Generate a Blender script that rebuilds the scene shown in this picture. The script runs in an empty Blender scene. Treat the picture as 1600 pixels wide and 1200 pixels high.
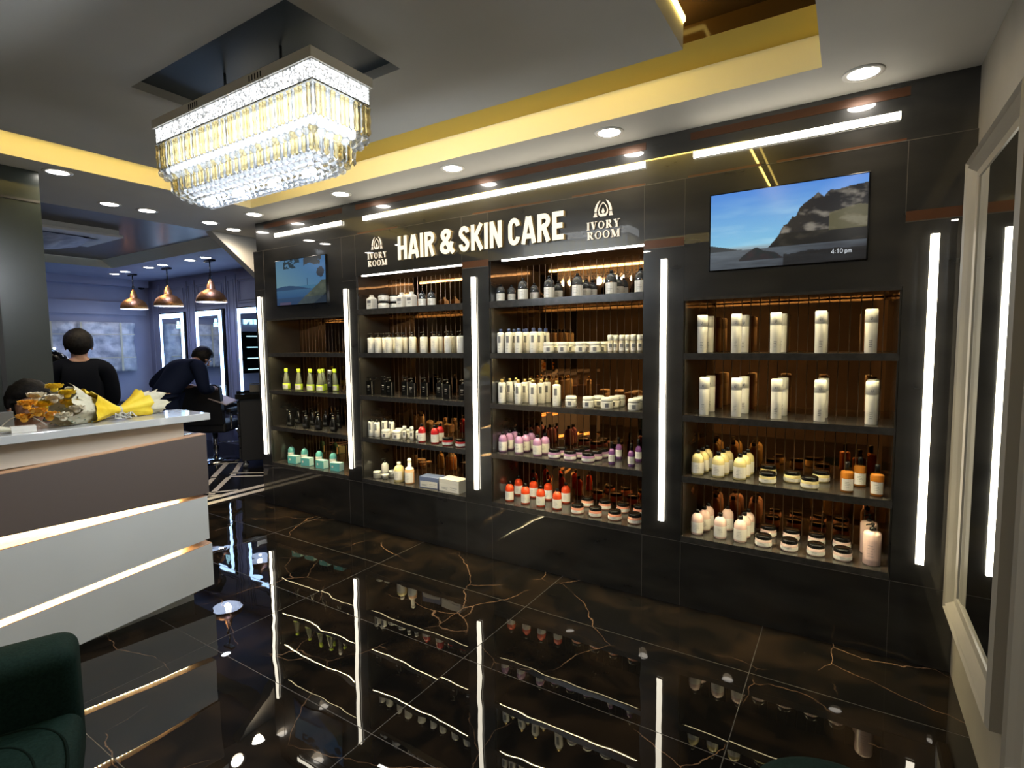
import bpy, bmesh, math, random
from math import sin, cos, pi, radians
from mathutils import Vector, Matrix
random.seed(7)
SC = bpy.context.scene
COL = SC.collection

# ------------------------------------------------------------------ camera, world, exposure
def cam_setup():
    f, yaw, pitch, roll = 832.2, .56318, -.075846, -.010869
    cy, sy, cp, sp = cos(yaw), sin(yaw), cos(pitch), sin(pitch)
    d = Vector((-sy*cp, cy*cp, sp)); r = Vector((cy, sy, 0)); u = r.cross(d)
    c, s = cos(roll), sin(roll)
    r2 = c*r + s*u; u2 = -s*r + c*u
    cd = bpy.data.cameras.new('camera'); cam = bpy.data.objects.new('camera', cd)
    COL.objects.link(cam)
    m = Matrix(((r2.x, u2.x, -d.x, 0), (r2.y, u2.y, -d.y, 0), (r2.z, u2.z, -d.z, 1.5), (0, 0, 0, 1)))
    cam.matrix_world = m
    cd.sensor_fit = 'HORIZONTAL'; cd.sensor_width = 36; cd.lens = 36*f/1600
    cd.clip_start = .02; cd.clip_end = 60
    SC.camera = cam
cam_setup()
W = bpy.data.worlds.new('world'); SC.world = W; W.use_nodes = True
W.node_tree.nodes['Background'].inputs[0].default_value = (.5, .55, .6, 1)
W.node_tree.nodes['Background'].inputs[1].default_value = .15
SC.view_settings.view_transform = 'Standard'; SC.view_settings.look = 'None'
SC.view_settings.exposure = .32; SC.view_settings.gamma = 1
try: SC.view_settings.use_curve_mapping = False
except Exception: pass
try:
    SC.cycles.max_bounces = 10; SC.cycles.glossy_bounces = 6; SC.cycles.transmission_bounces = 8
    SC.cycles.transparent_max_bounces = 12; SC.cycles.diffuse_bounces = 4
    SC.cycles.sample_clamp_indirect = 6; SC.cycles.caustics_reflective = True; SC.cycles.caustics_refractive = False
    SC.cycles.use_denoising = True
except Exception: pass

WARM = (1, .80, .55); NEUT = (1, .93, .80); STRIPC = (1, .915, .74); BLUE = (.08, .17, 1); YEL = (1, .70, .16)
CEIL = 2.635
def light(name, kind, loc, power, col, rot=(0, 0, 0), **kw):
    l = bpy.data.lights.new(name, kind); l.energy = power; l.color = col
    for k, v in kw.items(): setattr(l, k, v)
    o = bpy.data.objects.new(name, l); o.location = loc; o.rotation_euler = rot
    COL.objects.link(o); return o
P_DOWN, P_DOWN_BLUE, P_CHAND = 4.6, 10.0, 74.0
E_STRIP, E_SHELF, E_HEAD, E_TRAY, E_MIRROR, E_DISC, E_DESK = 9.0, 130.0, 16.0, 28.0, 7.0, 30.0, 10.0

# ------------------------------------------------------------------ materials
def mat(name, col, rough=.5, metal=0, coat=0, trans=0, spec=None, emit=None, es=0, ior=None, sub=0):
    m = bpy.data.materials.new(name); m.use_nodes = True
    b = m.node_tree.nodes['Principled BSDF']
    b.inputs['Base Color'].default_value = (*col, 1); b.inputs['Roughness'].default_value = rough
    b.inputs['Metallic'].default_value = metal
    if coat: b.inputs['Coat Weight'].default_value = coat; b.inputs['Coat Roughness'].default_value = .04
    if trans: b.inputs['Transmission Weight'].default_value = trans
    if spec is not None: b.inputs['Specular IOR Level'].default_value = spec
    if ior: b.inputs['IOR'].default_value = ior
    if emit: b.inputs['Emission Color'].default_value = (*emit, 1); b.inputs['Emission Strength'].default_value = es
    return m
def nodes(m): 
    nt = m.node_tree; return nt, nt.nodes, nt.links, nt.nodes['Principled BSDF']
def noise_tint(m, scale, c1, c2, rmin=None, rmax=None, bump=0, detail=4, coords='Object', lo=.35, hi=.65, stretch=None):
    nt, N, L, b = nodes(m)
    tc = N.new('ShaderNodeTexCoord'); n = N.new('ShaderNodeTexNoise'); n.inputs['Scale'].default_value = scale
    n.inputs['Detail'].default_value = detail
    src = tc.outputs[coords]
    if stretch:
        mp = N.new('ShaderNodeMapping'); mp.inputs['Scale'].default_value = stretch
        L.new(src, mp.inputs[0]); src = mp.outputs[0]
    L.new(src, n.inputs['Vector'])
    r = N.new('ShaderNodeValToRGB'); r.color_ramp.elements[0].position = lo; r.color_ramp.elements[1].position = hi
    r.color_ramp.elements[0].color = (*c1, 1); r.color_ramp.elements[1].color = (*c2, 1)
    L.new(n.outputs['Fac'], r.inputs[0]); L.new(r.outputs[0], b.inputs['Base Color'])
    if rmin is not None:
        mr = N.new('ShaderNodeMapRange'); mr.inputs['To Min'].default_value = rmin; mr.inputs['To Max'].default_value = rmax
        L.new(n.outputs['Fac'], mr.inputs[0]); L.new(mr.outputs[0], b.inputs['Roughness'])
    if bump:
        bp = N.new('ShaderNodeBump'); bp.inputs['Strength'].default_value = bump; bp.inputs['Distance'].default_value = .01
        L.new(n.outputs['Fac'], bp.inputs['Height']); L.new(bp.outputs[0], b.inputs['Normal'])
    return m
def emis(name, col, s):
    m = bpy.data.materials.new(name); m.use_nodes = True; N = m.node_tree.nodes; N.clear()
    e = N.new('ShaderNodeEmission'); o = N.new('ShaderNodeOutputMaterial')
    e.inputs[0].default_value = (*col, 1); e.inputs[1].default_value = s
    m.node_tree.links.new(e.outputs[0], o.inputs[0]); return m

def crystal(name, col, k):
    m = bpy.data.materials.new(name); m.use_nodes = True; N = m.node_tree.nodes; L = m.node_tree.links; N.clear()
    g = N.new('ShaderNodeBsdfGlass'); g.inputs['Color'].default_value = (*col, 1); g.inputs['IOR'].default_value = 1.52; g.inputs['Roughness'].default_value = 0
    t = N.new('ShaderNodeBsdfTransparent'); t.inputs['Color'].default_value = (*[c**.6 for c in col], 1)
    mx = N.new('ShaderNodeMixShader'); mx.inputs[0].default_value = k; o = N.new('ShaderNodeOutputMaterial')
    L.new(g.outputs[0], mx.inputs[1]); L.new(t.outputs[0], mx.inputs[2]); L.new(mx.outputs[0], o.inputs[0]); return m
def marble_floor():
    m = mat('black_marble_tile', (.008, .007, .006), .03, spec=.5)
    nt, N, L, b = nodes(m)
    tc = N.new('ShaderNodeTexCoord')
    # tile grid
    br = N.new('ShaderNodeTexBrick'); br.offset = 0; br.squash = 1
    mp = N.new('ShaderNodeMapping'); mp.inputs['Location'].default_value = (.336+1.178*10, -1.353+.582*10, 0)
    L.new(tc.outputs['Object'], mp.inputs[0]); L.new(mp.outputs[0], br.inputs['Vector'])
    for k, v in (('Scale', 1), ('Mortar Size', .0016), ('Mortar Smooth', 0), ('Brick Width', 1.178), ('Row Height', .582)):
        br.inputs[k].default_value = v
    br.inputs['Color1'].default_value = (0, 0, 0, 1); br.inputs['Color2'].default_value = (1, 1, 1, 1); br.inputs['Bias'].default_value = 0
    # distorted coordinates
    n1 = N.new('ShaderNodeTexNoise'); n1.inputs['Scale'].default_value = 1.6; n1.inputs['Detail'].default_value = 7
    L.new(tc.outputs['Object'], n1.inputs['Vector'])
    mx = N.new('ShaderNodeMixRGB'); mx.blend_type = 'ADD'; mx.inputs[0].default_value = .42
    L.new(tc.outputs['Object'], mx.inputs[1]); L.new(n1.outputs['Color'], mx.inputs[2])
    vo = N.new('ShaderNodeTexVoronoi'); vo.feature = 'DISTANCE_TO_EDGE'; vo.inputs['Scale'].default_value = 1.7
    L.new(mx.outputs[0], vo.inputs['Vector'])
    lt = N.new('ShaderNodeMapRange'); lt.inputs['From Min'].default_value = .0006; lt.inputs['From Max'].default_value = .0052
    lt.inputs['To Min'].default_value = 1; lt.inputs['To Max'].default_value = 0
    L.new(vo.outputs['Distance'], lt.inputs[0])
    n2 = N.new('ShaderNodeTexNoise'); n2.inputs['Scale'].default_value = 1.7; n2.inputs['Detail'].default_value = 3
    L.new(mp.outputs[0], n2.inputs['Vector'])
    gate = N.new('ShaderNodeMapRange'); gate.inputs['From Min'].default_value = .47; gate.inputs['From Max'].default_value = .60
    L.new(n2.outputs['Fac'], gate.inputs[0])
    mul = N.new('ShaderNodeMath'); mul.operation = 'MULTIPLY'; L.new(lt.outputs[0], mul.inputs[0]); L.new(gate.outputs[0], mul.inputs[1])
    # clouds
    n3 = N.new('ShaderNodeTexNoise'); n3.inputs['Scale'].default_value = 3.5; n3.inputs['Detail'].default_value = 8; n3.inputs['Distortion'].default_value = 1.2
    L.new(tc.outputs['Object'], n3.inputs['Vector'])
    cr = N.new('ShaderNodeValToRGB'); cr.color_ramp.elements[0].position = .42; cr.color_ramp.elements[0].color = (.005, .0045, .004, 1)
    cr.color_ramp.elements[1].position = .75; cr.color_ramp.elements[1].color = (.022, .014, .008, 1)
    L.new(n3.outputs['Fac'], cr.inputs[0])
    m1 = N.new('ShaderNodeMixRGB'); L.new(mul.outputs[0], m1.inputs[0]); L.new(cr.outputs[0], m1.inputs[1]); m1.inputs[2].default_value = (.22, .13, .075, 1)
    m2 = N.new('ShaderNodeMixRGB'); L.new(br.outputs['Fac'], m2.inputs[0]); L.new(m1.outputs[0], m2.inputs[1]); m2.inputs[2].default_value = (.035, .032, .03, 1)
    L.new(m2.outputs[0], b.inputs['Base Color'])
    ro = N.new('ShaderNodeMixRGB'); L.new(br.outputs['Fac'], ro.inputs[0]); ro.inputs[1].default_value = (.012, .012, .012, 1); ro.inputs[2].default_value = (.5, .5, .5, 1)
    L.new(ro.outputs[0], b.inputs['Roughness'])
    # slightly uneven polish, different on every tile
    off = N.new('ShaderNodeVectorMath'); off.operation = 'MULTIPLY_ADD'; off.inputs[1].default_value = (7, 7, 7)
    L.new(br.outputs['Color'], off.inputs[0]); L.new(tc.outputs['Object'], off.inputs[2])
    n4 = N.new('ShaderNodeTexNoise'); n4.inputs['Scale'].default_value = 3.2; n4.inputs['Detail'].default_value = 1.5
    L.new(off.outputs[0], n4.inputs['Vector'])
    bp = N.new('ShaderNodeBump'); bp.inputs['Strength'].default_value = .15; bp.inputs['Distance'].default_value = .012
    L.new(n4.outputs['Fac'], bp.inputs['Height']); L.new(bp.outputs[0], b.inputs['Normal'])
    return m

MT = {}
def setup_mats():
    M = MT
    M['floor'] = marble_floor()
    M['blackpanel'] = noise_tint(mat('black_stone_panel', (.012, .012, .012), .3, coat=.85), 3, (.010, .010, .010), (.022, .021, .019), .22, .38, detail=7, stretch=(1, 1, 3))
    M['blackpanel'].node_tree.nodes['Principled BSDF'].inputs['Coat Roughness'].default_value = .012
    M['blackpanel'].node_tree.nodes['Principled BSDF'].inputs['Coat IOR'].default_value = 1.7
    M['joint'] = mat('panel_joint', (.09, .08, .07), .4)
    M['copper'] = mat('copper_trim_and_reflection', (.10, .040, .017), .3, metal=.3)  # also colours the strips that imitate reflections on the upper band
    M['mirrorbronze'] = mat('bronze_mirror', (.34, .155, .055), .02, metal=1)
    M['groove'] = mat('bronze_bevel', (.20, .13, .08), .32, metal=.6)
    M['shelf'] = noise_tint(mat('shelf_laminate', (.03, .028, .026), .22), 30, (.03, .028, .026), (.045, .042, .038))
    M['seam'] = mat('dark_green_seam', (.003, .008, .006), .9, spec=.05)
    M['white'] = noise_tint(mat('white_paint', (.62, .61, .57), .7), 1.5, (.45, .44, .41), (.50, .49, .455))
    M['raft'] = noise_tint(mat('grey_ceiling_paint', (.42, .42, .40), .75), 1.2, (.36, .36, .34), (.41, .41, .39))
    M['cream'] = mat('cream_paint', (.84, .80, .62), .65)
    M['gold'] = mat('cove_lit_yellow', (.62, .45, .06), .55)  # yellow glow of the cove LED put into the ceiling colour
    M['browngloss'] = noise_tint(mat('brown_gloss_ceiling', (.035, .022, .017), .30, spec=.25), 2, (.03, .02, .016), (.05, .032, .024))
    M['darkgloss'] = mat('dark_gloss_recess', (.035, .050, .066), .32, spec=.3)
    M['darkgreenwall'] = noise_tint(mat('dark_green_panel', (.012, .018, .016), .3), 2, (.011, .017, .015), (.018, .025, .022))
    M['wallbeige'] = noise_tint(mat('taupe_wall_paint', (.34, .31, .26), .6), 2.5, (.17, .15, .12), (.22, .195, .155), bump=.25)
    M['frame'] = mat('moulding_paint', (.25, .23, .195), .35)
    M['salonwall'] = noise_tint(mat('salon_wall_blue_cast', (.42, .42, .50), .6), 2, (.25, .27, .41), (.30, .32, .46))  # blue cast of the salon lighting mixed into the wall colour
    M['salonfloor'] = mat('salon_black_tile', (.012, .012, .014), .12)
    M['inlay'] = mat('cream_inlay', (.80, .72, .58), .3)
    M['mirror'] = mat('silver_mirror', (.72, .76, .78), .015, metal=1)
    M['strip'] = emis('led_strip_glow', STRIPC, E_STRIP)
    M['shelfled'] = emis('shelf_led_glow', (1, .84, .46), E_SHELF*.8)
    M['headled'] = emis('header_led_glow', (1, .95, .84), E_HEAD*1.2)
    M['trayled'] = emis('tray_led_glow', YEL, E_TRAY)
    M['mirrorled'] = emis('mirror_led_glow', (.42, .64, 1), E_MIRROR)
    M['disc'] = emis('downlight_glow', (1, .93, .82), E_DISC)
    M['deskled'] = emis('desk_led_glow', (1, .78, .38), E_DESK)
    M['sign'] = emis('sign_glow', (1, .90, .63), 1.15)
    M['signside'] = mat('sign_return', (.45, .33, .15), .4)
    M['logo'] = emis('logo_glow', (1, .86, .66), 1.0)
    M['ring'] = mat('downlight_ring', (.7, .68, .64), .4)
    M['blackplastic'] = mat('black_plastic', (.005, .005, .005), .12, spec=.3)
    M['blackmatte'] = mat('black_matte', (.012, .012, .013), .6)
    M['whiteplastic'] = mat('white_plastic', (.78, .76, .70), .28)
    M['offwhite'] = mat('offwhite_plastic', (.72, .70, .64), .35)
    M['paper'] = mat('label_paper', (.74, .72, .68), .5)
    M['print'] = mat('label_print', (.16, .16, .17), .5)
    M['navy'] = mat('navy_plastic', (.02, .035, .11), .3)
    M['goldcap'] = mat('gold_cap', (.55, .38, .13), .25, metal=.7)
    M['lime'] = mat('lime_plastic', (.55, .75, .03), .35)
    M['limegel'] = mat('smoky_clear_plastic', (.22, .24, .16), .12, trans=.35)
    M['teal'] = mat('teal_plastic', (.10, .36, .36), .12)
    M['tealbox'] = mat('teal_carton', (.10, .40, .43), .4)
    M['tealbox2'] = mat('teal_carton_light', (.45, .68, .64), .4)
    M['red'] = mat('red_orange_plastic', (.60, .055, .012), .1)
    M['crimson'] = mat('crimson_plastic', (.42, .015, .018), .1)
    M['purple'] = mat('lilac_plastic', (.42, .22, .40), .15)
    M['purpleglass'] = mat('purple_glass', (.14, .05, .18), .08)
    M['pink'] = mat('pink_plastic', (.72, .52, .48), .2)
    M['peach'] = mat('peach_jar', (.72, .30, .20), .2)
    M['yellow'] = mat('pale_yellow_plastic', (.66, .56, .27), .15)
    M['amber'] = mat('amber_glass', (.48, .17, .02), .06, trans=.3)
    M['clearglass'] = mat('clear_smoked_glass', (.10, .11, .12), .05, trans=.5)
    M['cleargel'] = mat('clear_gel', (.6, .56, .46), .1, trans=.35)
    M['orangeliq'] = mat('peach_liquid', (.70, .36, .16), .12)
    M['silver'] = mat('brushed_silver', (.55, .54, .50), .3, metal=.7)
    M['bluebox'] = mat('blue_carton', (.13, .17, .30), .4)
    M['chrome'] = mat('chrome', (.62, .62, .62), .12, metal=1)
    M['steel'] = mat('steel_frame', (.42, .43, .42), .25, metal=.8)
    M['deskgrey'] = noise_tint(mat('desk_grey_laminate', (.50, .52, .51), .35), 1.2, (.66, .69, .68), (.73, .76, .75))
    M['deskbrown'] = mat('desk_taupe_laminate', (.14, .112, .10), .4)
    M['deskcream'] = mat('desk_cream_panel', (.58, .53, .45), .4)
    M['slab'] = mat('white_stone_slab', (.58, .59, .58), .08, coat=.3)
    M['deskledge'] = mat('desk_copper_ledge', (.62, .36, .20), .4)
    M['green'] = noise_tint(mat('green_velvet', (.012, .045, .036), .75), 140, (.003, .012, .009), (.006, .019, .015), bump=.15)
    M['green'].node_tree.nodes['Principled BSDF'].inputs['Sheen Weight'].default_value = 0
    M['green'].node_tree.nodes['Principled BSDF'].inputs['Specular IOR Level'].default_value = .08
    M['skin'] = mat('skin', (.32, .17, .11), .5)
    M['hair'] = noise_tint(mat('black_hair', (.006, .005, .005), .6, spec=.15), 60, (.004, .004, .004), (.012, .010, .009), bump=.3)
    M['cloth'] = mat('black_cloth', (.004, .005, .008), .95, spec=.08)
    M['clothnavy'] = mat('navy_cloth', (.006, .010, .028), .85, spec=.1)
    M['clothmaroon'] = mat('maroon_cloth', (.06, .02, .02), .85)
    M['copperlamp'] = noise_tint(mat('hammered_copper', (.42, .19, .07), .38, metal=.8), 60, (.46, .17, .04), (.62, .27, .07), bump=.4)
    M['lampwhite'] = mat('lamp_enamel', (.75, .78, .85), .4)
    M['plasticwrap'] = noise_tint(mat('milky_plastic_wrap', (.45, .47, .55), .28), 9, (.30, .33, .42), (.58, .60, .68), bump=1.0, detail=6)
    M['tape'] = mat('masking_tape', (.48, .46, .36), .6)
    M['acwhite'] = mat('ac_white', (.80, .80, .80), .5)
    M['yellowpaper'] = noise_tint(mat('yellow_tissue', (.80, .55, .02), .6), 14, (.80, .52, .01), (.92, .70, .05), bump=.4)
    M['orangeflower'] = mat('orange_petal', (.85, .42, .03), .6)
    M['creamflower'] = mat('cream_petal', (.86, .78, .60), .6)
    M['creampaper'] = noise_tint(mat('cream_tissue', (.62, .58, .42), .6), 14, (.52, .49, .36), (.70, .66, .50), bump=.4)
    M['leaf'] = mat('grey_green_leaf', (.10, .12, .07), .6)
    M['ribbon'] = mat('clear_ribbon', (.75, .74, .66), .1, trans=.3)
    M['crystal'] = crystal('clear_crystal', (.95, .97, 1), .45)
    M['goldcrystal'] = crystal('champagne_crystal', (.95, .86, .60), .35); M['smokecrystal'] = crystal('smoky_crystal', (.80, .82, .84), .35)
    M['chandled'] = emis('chandelier_glow', (.93, .97, 1), 1.9)
    M['chandlow'] = emis('chandelier_low_glow', (.90, .96, 1), .8)
    M['chandband'] = None
    M['towel'] = mat('beige_board', (.50, .42, .40), .7)
setup_mats()

# ------------------------------------------------------------------ mesh helpers
class MB:
    def __init__(s): s.bm = bmesh.new(); s.mi = 0
    def _f(s, vs, smooth=False):
        try: f = s.bm.faces.new(vs)
        except ValueError: return None
        f.material_index = s.mi; f.smooth = smooth; return f
    def box(s, x0, x1, y0, y1, z0, z1):
        v = [s.bm.verts.new((x, y, z)) for z in (z0, z1) for y in (y0, y1) for x in (x0, x1)]
        for q in ((0, 2, 3, 1), (4, 5, 7, 6), (0, 1, 5, 4), (2, 6, 7, 3), (0, 4, 6, 2), (1, 3, 7, 5)): s._f([v[i] for i in q])
        return s
    def poly(s, pts, smooth=False): s._f([s.bm.verts.new(p) for p in pts], smooth); return s
    def prism(s, pts, off):
        off = Vector(off); a = [s.bm.verts.new(p) for p in pts]; b = [s.bm.verts.new(Vector(p)+off) for p in pts]
        n = len(a); s._f(a[::-1]); s._f(b)
        for i in range(n): s._f([a[i], a[(i+1) % n], b[(i+1) % n], b[i]])
        return s
    def lathe(s, prof, n=16, c=(0, 0, 0), a0=0, a1=2*pi, sx=1, sy=1, smooth=True, cap=True):
        full = abs(a1-a0-2*pi) < 1e-6; m = n if full else n+1; rings = []
        for r, z in prof:
            if r < 1e-6 and full: rings.append([s.bm.verts.new((c[0], c[1], c[2]+z))])
            else: rings.append([s.bm.verts.new((c[0]+r*sx*cos(a0+(a1-a0)*i/n), c[1]+r*sy*sin(a0+(a1-a0)*i/n), c[2]+z)) for i in range(m)])
        for A, B in zip(rings, rings[1:]):
            for i in range(n):
                j = (i+1) % m if full else i+1
                if len(A) == 1 and len(B) == 1: continue
                if len(A) == 1: s._f([A[0], B[j], B[i]], smooth)
                elif len(B) == 1: s._f([A[i], A[j], B[0]], smooth)
                else: s._f([A[i], A[j], B[j], B[i]], smooth)
        if cap and full:
            if len(rings[0]) > 1: s._f(rings[0][::-1])
            if len(rings[-1]) > 1: s._f(rings[-1])
        return s
    def tube(s, pts, r, n=8, rr=None):
        pts = [Vector(p) for p in pts]; rings = []
        for i, p in enumerate(pts):
            t = (pts[min(i+1, len(pts)-1)]-pts[max(i-1, 0)]).normalized()
            up = Vector((0, 0, 1)) if abs(t.z) < .9 else Vector((1, 0, 0))
            a = t.cross(up).normalized(); b = t.cross(a); q = rr[i] if rr else r
            rings.append([s.bm.verts.new(p+(a*cos(2*pi*k/n)+b*sin(2*pi*k/n))*q) for k in range(n)])
        for A, B in zip(rings, rings[1:]):
            for k in range(n): s._f([A[k], A[(k+1) % n], B[(k+1) % n], B[k]], True)
        s._f(rings[0][::-1]); s._f(rings[-1]); return s
    def ball(s, c, r, n=12, m=8, sc=(1, 1, 1)):
        prof = [(r*sin(pi*i/m), -r*cos(pi*i/m)) for i in range(m+1)]; prof[0] = (0, -r); prof[-1] = (0, r)
        k0 = len(s.bm.verts); s.lathe([(a*sc[0], z*sc[2]) for a, z in prof], n, c, sy=sc[1]/sc[0]); return s
    def patch(s, r, z0, z1, a0, a1, n=4):   # curved label patch, angle 0 = facing -y
        def P(a, z): return (r*sin(a), -r*cos(a), z)
        for i in range(n):
            u, v = a0+(a1-a0)*i/n, a0+(a1-a0)*(i+1)/n
            s._f([s.bm.verts.new(p) for p in (P(u, z0), P(v, z0), P(v, z1), P(u, z1))], True)
        return s
    def mesh(s, name, mats, weld=False, bevel=0, seg=2, smooth=False):
        if weld: bmesh.ops.remove_doubles(s.bm, verts=s.bm.verts, dist=1e-5)
        if bevel:
            bmesh.ops.remove_doubles(s.bm, verts=s.bm.verts, dist=1e-6)
            bmesh.ops.bevel(s.bm, geom=list(s.bm.edges), offset=bevel, segments=seg, profile=.5, affect='EDGES')
        if smooth:
            for f in s.bm.faces: f.smooth = True
        bmesh.ops.recalc_face_normals(s.bm, faces=s.bm.faces)
        me = bpy.data.meshes.new(name); s.bm.to_mesh(me); s.bm.free()
        for m in (mats if isinstance(mats, (list, tuple)) else [mats]): me.materials.append(MT[m] if isinstance(m, str) else m)
        return me
def link(name, me, parent=None, loc=None):
    o = bpy.data.objects.new(name, me); COL.objects.link(o)
    if parent: o.parent = parent
    if loc: o.location = loc
    return o
def part(name, mb, mats, parent=None, **kw): return link(name, mb.mesh(name, mats, **kw), parent)
def thing(name, label, cat, loc=(0, 0, 0), rz=0, group=None):
    o = bpy.data.objects.new(name, None); COL.objects.link(o); o.location = loc; o.rotation_euler = (0, 0, rz)
    o.empty_display_size = .05
    o['label'] = label; o['category'] = cat
    if group: o['group'] = group
    return o
def tag(o, label, cat, group=None, kind=None):
    o['label'] = label; o['category'] = cat
    if group: o['group'] = group
    if kind: o['kind'] = kind
    return o
def struct(name, mb, mats, parent=None, **kw):
    o = part(name, mb, mats, parent, **kw)
    if not parent: o['kind'] = 'structure'
    return o
# ------------------------------------------------------------------ room shell
XR = .432; YW = 2.985; YB = 3.0
struct('floor', MB().poly([(-5.14, -2.4, 0), (XR+.3, -2.4, 0), (XR+.3, 3.5, 0), (-5.14, 3.5, 0)]), 'floor')
sf = struct('floor_salon', MB().poly([(-10.6, -2.4, 0), (-5.14, -2.4, 0), (-5.14, 4.7, 0), (-10.6, 4.7, 0)]), 'salonfloor')
def strip2(mb, pts, w, z=.0015):
    for a, b in zip(pts, pts[1:]):
        a = Vector((*a, z)); b = Vector((*b, z)); t = (b-a).normalized(); n = Vector((-t.y, t.x, 0))*w/2
        mb.poly([a+n, a-n, b-n, b+n])
mb = MB()
for x in (-5.10+.0, -5.265): strip2(mb, [(x-.045, -2.4), (x-.045, 4.6)], .09)
# zigzag inlay bands: long thin pairs with broad diagonal bands crossing them
for k in range(-3, 4):
    y = k*1.25
    strip2(mb, [(-5.44, 2.86+y), (-5.98, 3.35+y)], .055)      # broad diagonal
    strip2(mb, [(-5.58, 2.80+y), (-6.10, 3.24+y)], .055)
    strip2(mb, [(-6.02, 3.42+y), (-6.62, 3.88+y)], .06)
    strip2(mb, [(-6.14, 3.26+y), (-6.74, 3.76+y)], .06)
    strip2(mb, [(-6.16, 3.47+y), (-5.80, 3.72+y)], .05)
    strip2(mb, [(-6.02, 3.37+y), (-5.70, 3.60+y)], .05)
    strip2(mb, [(-5.56, 2.83+y), (-5.37, 3.10+y)], .045)
    strip2(mb, [(-5.42, 2.80+y), (-5.34, 2.92+y)], .04)
    strip2(mb, [(-7.05, 3.62+y), (-6.78, 3.95+y)], .05)
    strip2(mb, [(-6.93, 3.56+y), (-6.66, 3.86+y)], .05)
part('floor_inlay', mb, 'inlay', sf)

# soffit ceiling with the tray opening
TX0, TX1, TY0, TY1 = -4.2, -.13, -.45, 2.655
ZT, ZU = 2.77, 2.84
MT['traygloss'] = mat('tray_brown_gloss', (.05, .028, .012), .08)
mb = MB(); mb.mi = 0
def rect(mb, x0, x1, y0, y1, z): mb.poly([(x0, y0, z), (x1, y0, z), (x1, y1, z), (x0, y1, z)])
rect(mb, -5.35, TX0, -2.4, 3.5, CEIL); rect(mb, TX0, TX1, TY1, 3.5, CEIL); rect(mb, TX1, XR+.3, -2.4, 3.5, CEIL); rect(mb, TX0, TX1, -2.4, TY0, CEIL)
mb.poly([(-5.35, -2.4, CEIL), (-5.35, 3.5, CEIL), (-5.35, 3.5, 2.95), (-5.35, -2.4, 2.95)])
mb.mi = 1
for a, b in (((TX0, TY0), (TX1, TY0)), ((TX1, TY0), (TX1, TY1)), ((TX1, TY1), (TX0, TY1)), ((TX0, TY1), (TX0, TY0))):
    mb.poly([(*a, CEIL), (*b, CEIL), (*b, ZT), (*a, ZT)])
struct('ceiling', mb, ['white', 'cream'])
mb = MB(); g = .24
rect(mb, TX0-.01, TX1+.01, TY1-g, TY1+.01, ZT); rect(mb, TX0-.01, TX1+.01, TY0-.01, TY0+g, ZT)
rect(mb, TX0-.01, TX0+g, TY0+g, TY1-g, ZT)
struct('ceiling_tray_border', mb, 'gold'); mb = MB()
X0, X1, Y0, Y1 = TX0+g, TX1+.01, TY0+g, TY1-g
for a, b in (((X0, Y0), (X1, Y0)), ((X1, Y0), (X1, Y1)), ((X1, Y1), (X0, Y1)), ((X0, Y1), (X0, Y0))):
    mb.poly([(*a, ZT), (*b, ZT), (*b, ZU), (*a, ZU)])
rect(mb, X0-.02, X1+.02, Y0-.02, Y1+.02, ZU); struct('ceiling_tray_top', mb, 'traygloss')

# suspended raft with the dark recess above the chandelier
RX0, RX1, RY0, RY1, RZ = -3.84, -.595, -.04, 2.245, 2.66
HX0, HX1, HY0, HY1, HZ = -2.745, -1.635, 1.19, 1.735, 2.70
mb = MB()
for x0, x1, y0, y1 in ((RX0, HX0, RY0, RY1), (HX1, RX1, RY0, RY1), (HX0, HX1, RY0, HY0), (HX0, HX1, HY1, RY1)): mb.box(x0, x1, y0, y1, RZ, 2.785)
raft = struct('ceiling_raft', mb, 'raft')
mb = MB(); mb.box(HX0, HX1, HY0, HY1, HZ, HZ+.02); part('recess_panel', mb, 'darkgloss', raft)
t = thing('cove_led_strip', 'yellow LED strip glowing along the top edge of the suspended grey ceiling panel', 'light strip', (0, 0, 0))
mb = MB(); z0, z1 = 2.765, 2.783
mb.box(RX1, RX1+.008, RY0, RY1, z0, z1); mb.box(RX0-.008, RX0, RY0, RY1, z0, z1); mb.box(RX0, RX1, RY1, RY1+.008, z0, z1); mb.box(RX0, RX1, RY0-.008, RY0, z0, z1)
part('led_tape', mb, 'trayled', t)

# right wall with framed mirrors
mb = MB(); mb.box(XR, XR+.25, -2.4, 3.4, 0, CEIL+.2)
wr = struct('wall_right', mb, 'wallbeige')
def wall_mirror(y0, y1, z0, z1, label):
    t = thing('wall_mirror', label, 'mirror', (XR, (y0+y1)/2, z0))
    h = (y1-y0)/2; Z = z1-z0; w = .085
    mb = MB()
    prof = [(0, 0), (.035, 0), (.045, .012), (.030, .022), (.040, .034), (.026, .050), (.014, .062), (.010, w), (0, w)]   # (out of wall, inward)
    corners = [(-h, 0), (h, 0), (h, Z), (-h, Z)]; ins = [(1, 1), (-1, 1), (-1, -1), (1, -1)]
    rings = []
    for (cy_, cz_), (iy, iz) in zip(corners, ins):
        rings.append([mb.bm.verts.new((-d_, cy_+iy*q, cz_+iz*q)) for d_, q in prof])
    for i in range(4):
        A, B = rings[i], rings[(i+1) % 4]
        for k in range(len(prof)-1): mb._f([A[k], A[k+1], B[k+1], B[k]])
    part('frame', mb, 'frame', t)
    part('mirror_glass', MB().box(-.006, 0, -h+w-.01, h-w+.01, w-.01, Z-w+.01), 'mirror', t)
wall_mirror(2.065, 2.945, .31, 2.235, 'tall mirror in a cream moulded frame on the wall beside the display shelves')
wall_mirror(.9, 1.885, .31, 2.235, 'second tall framed mirror, its moulding corner just showing at the bottom edge')
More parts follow.
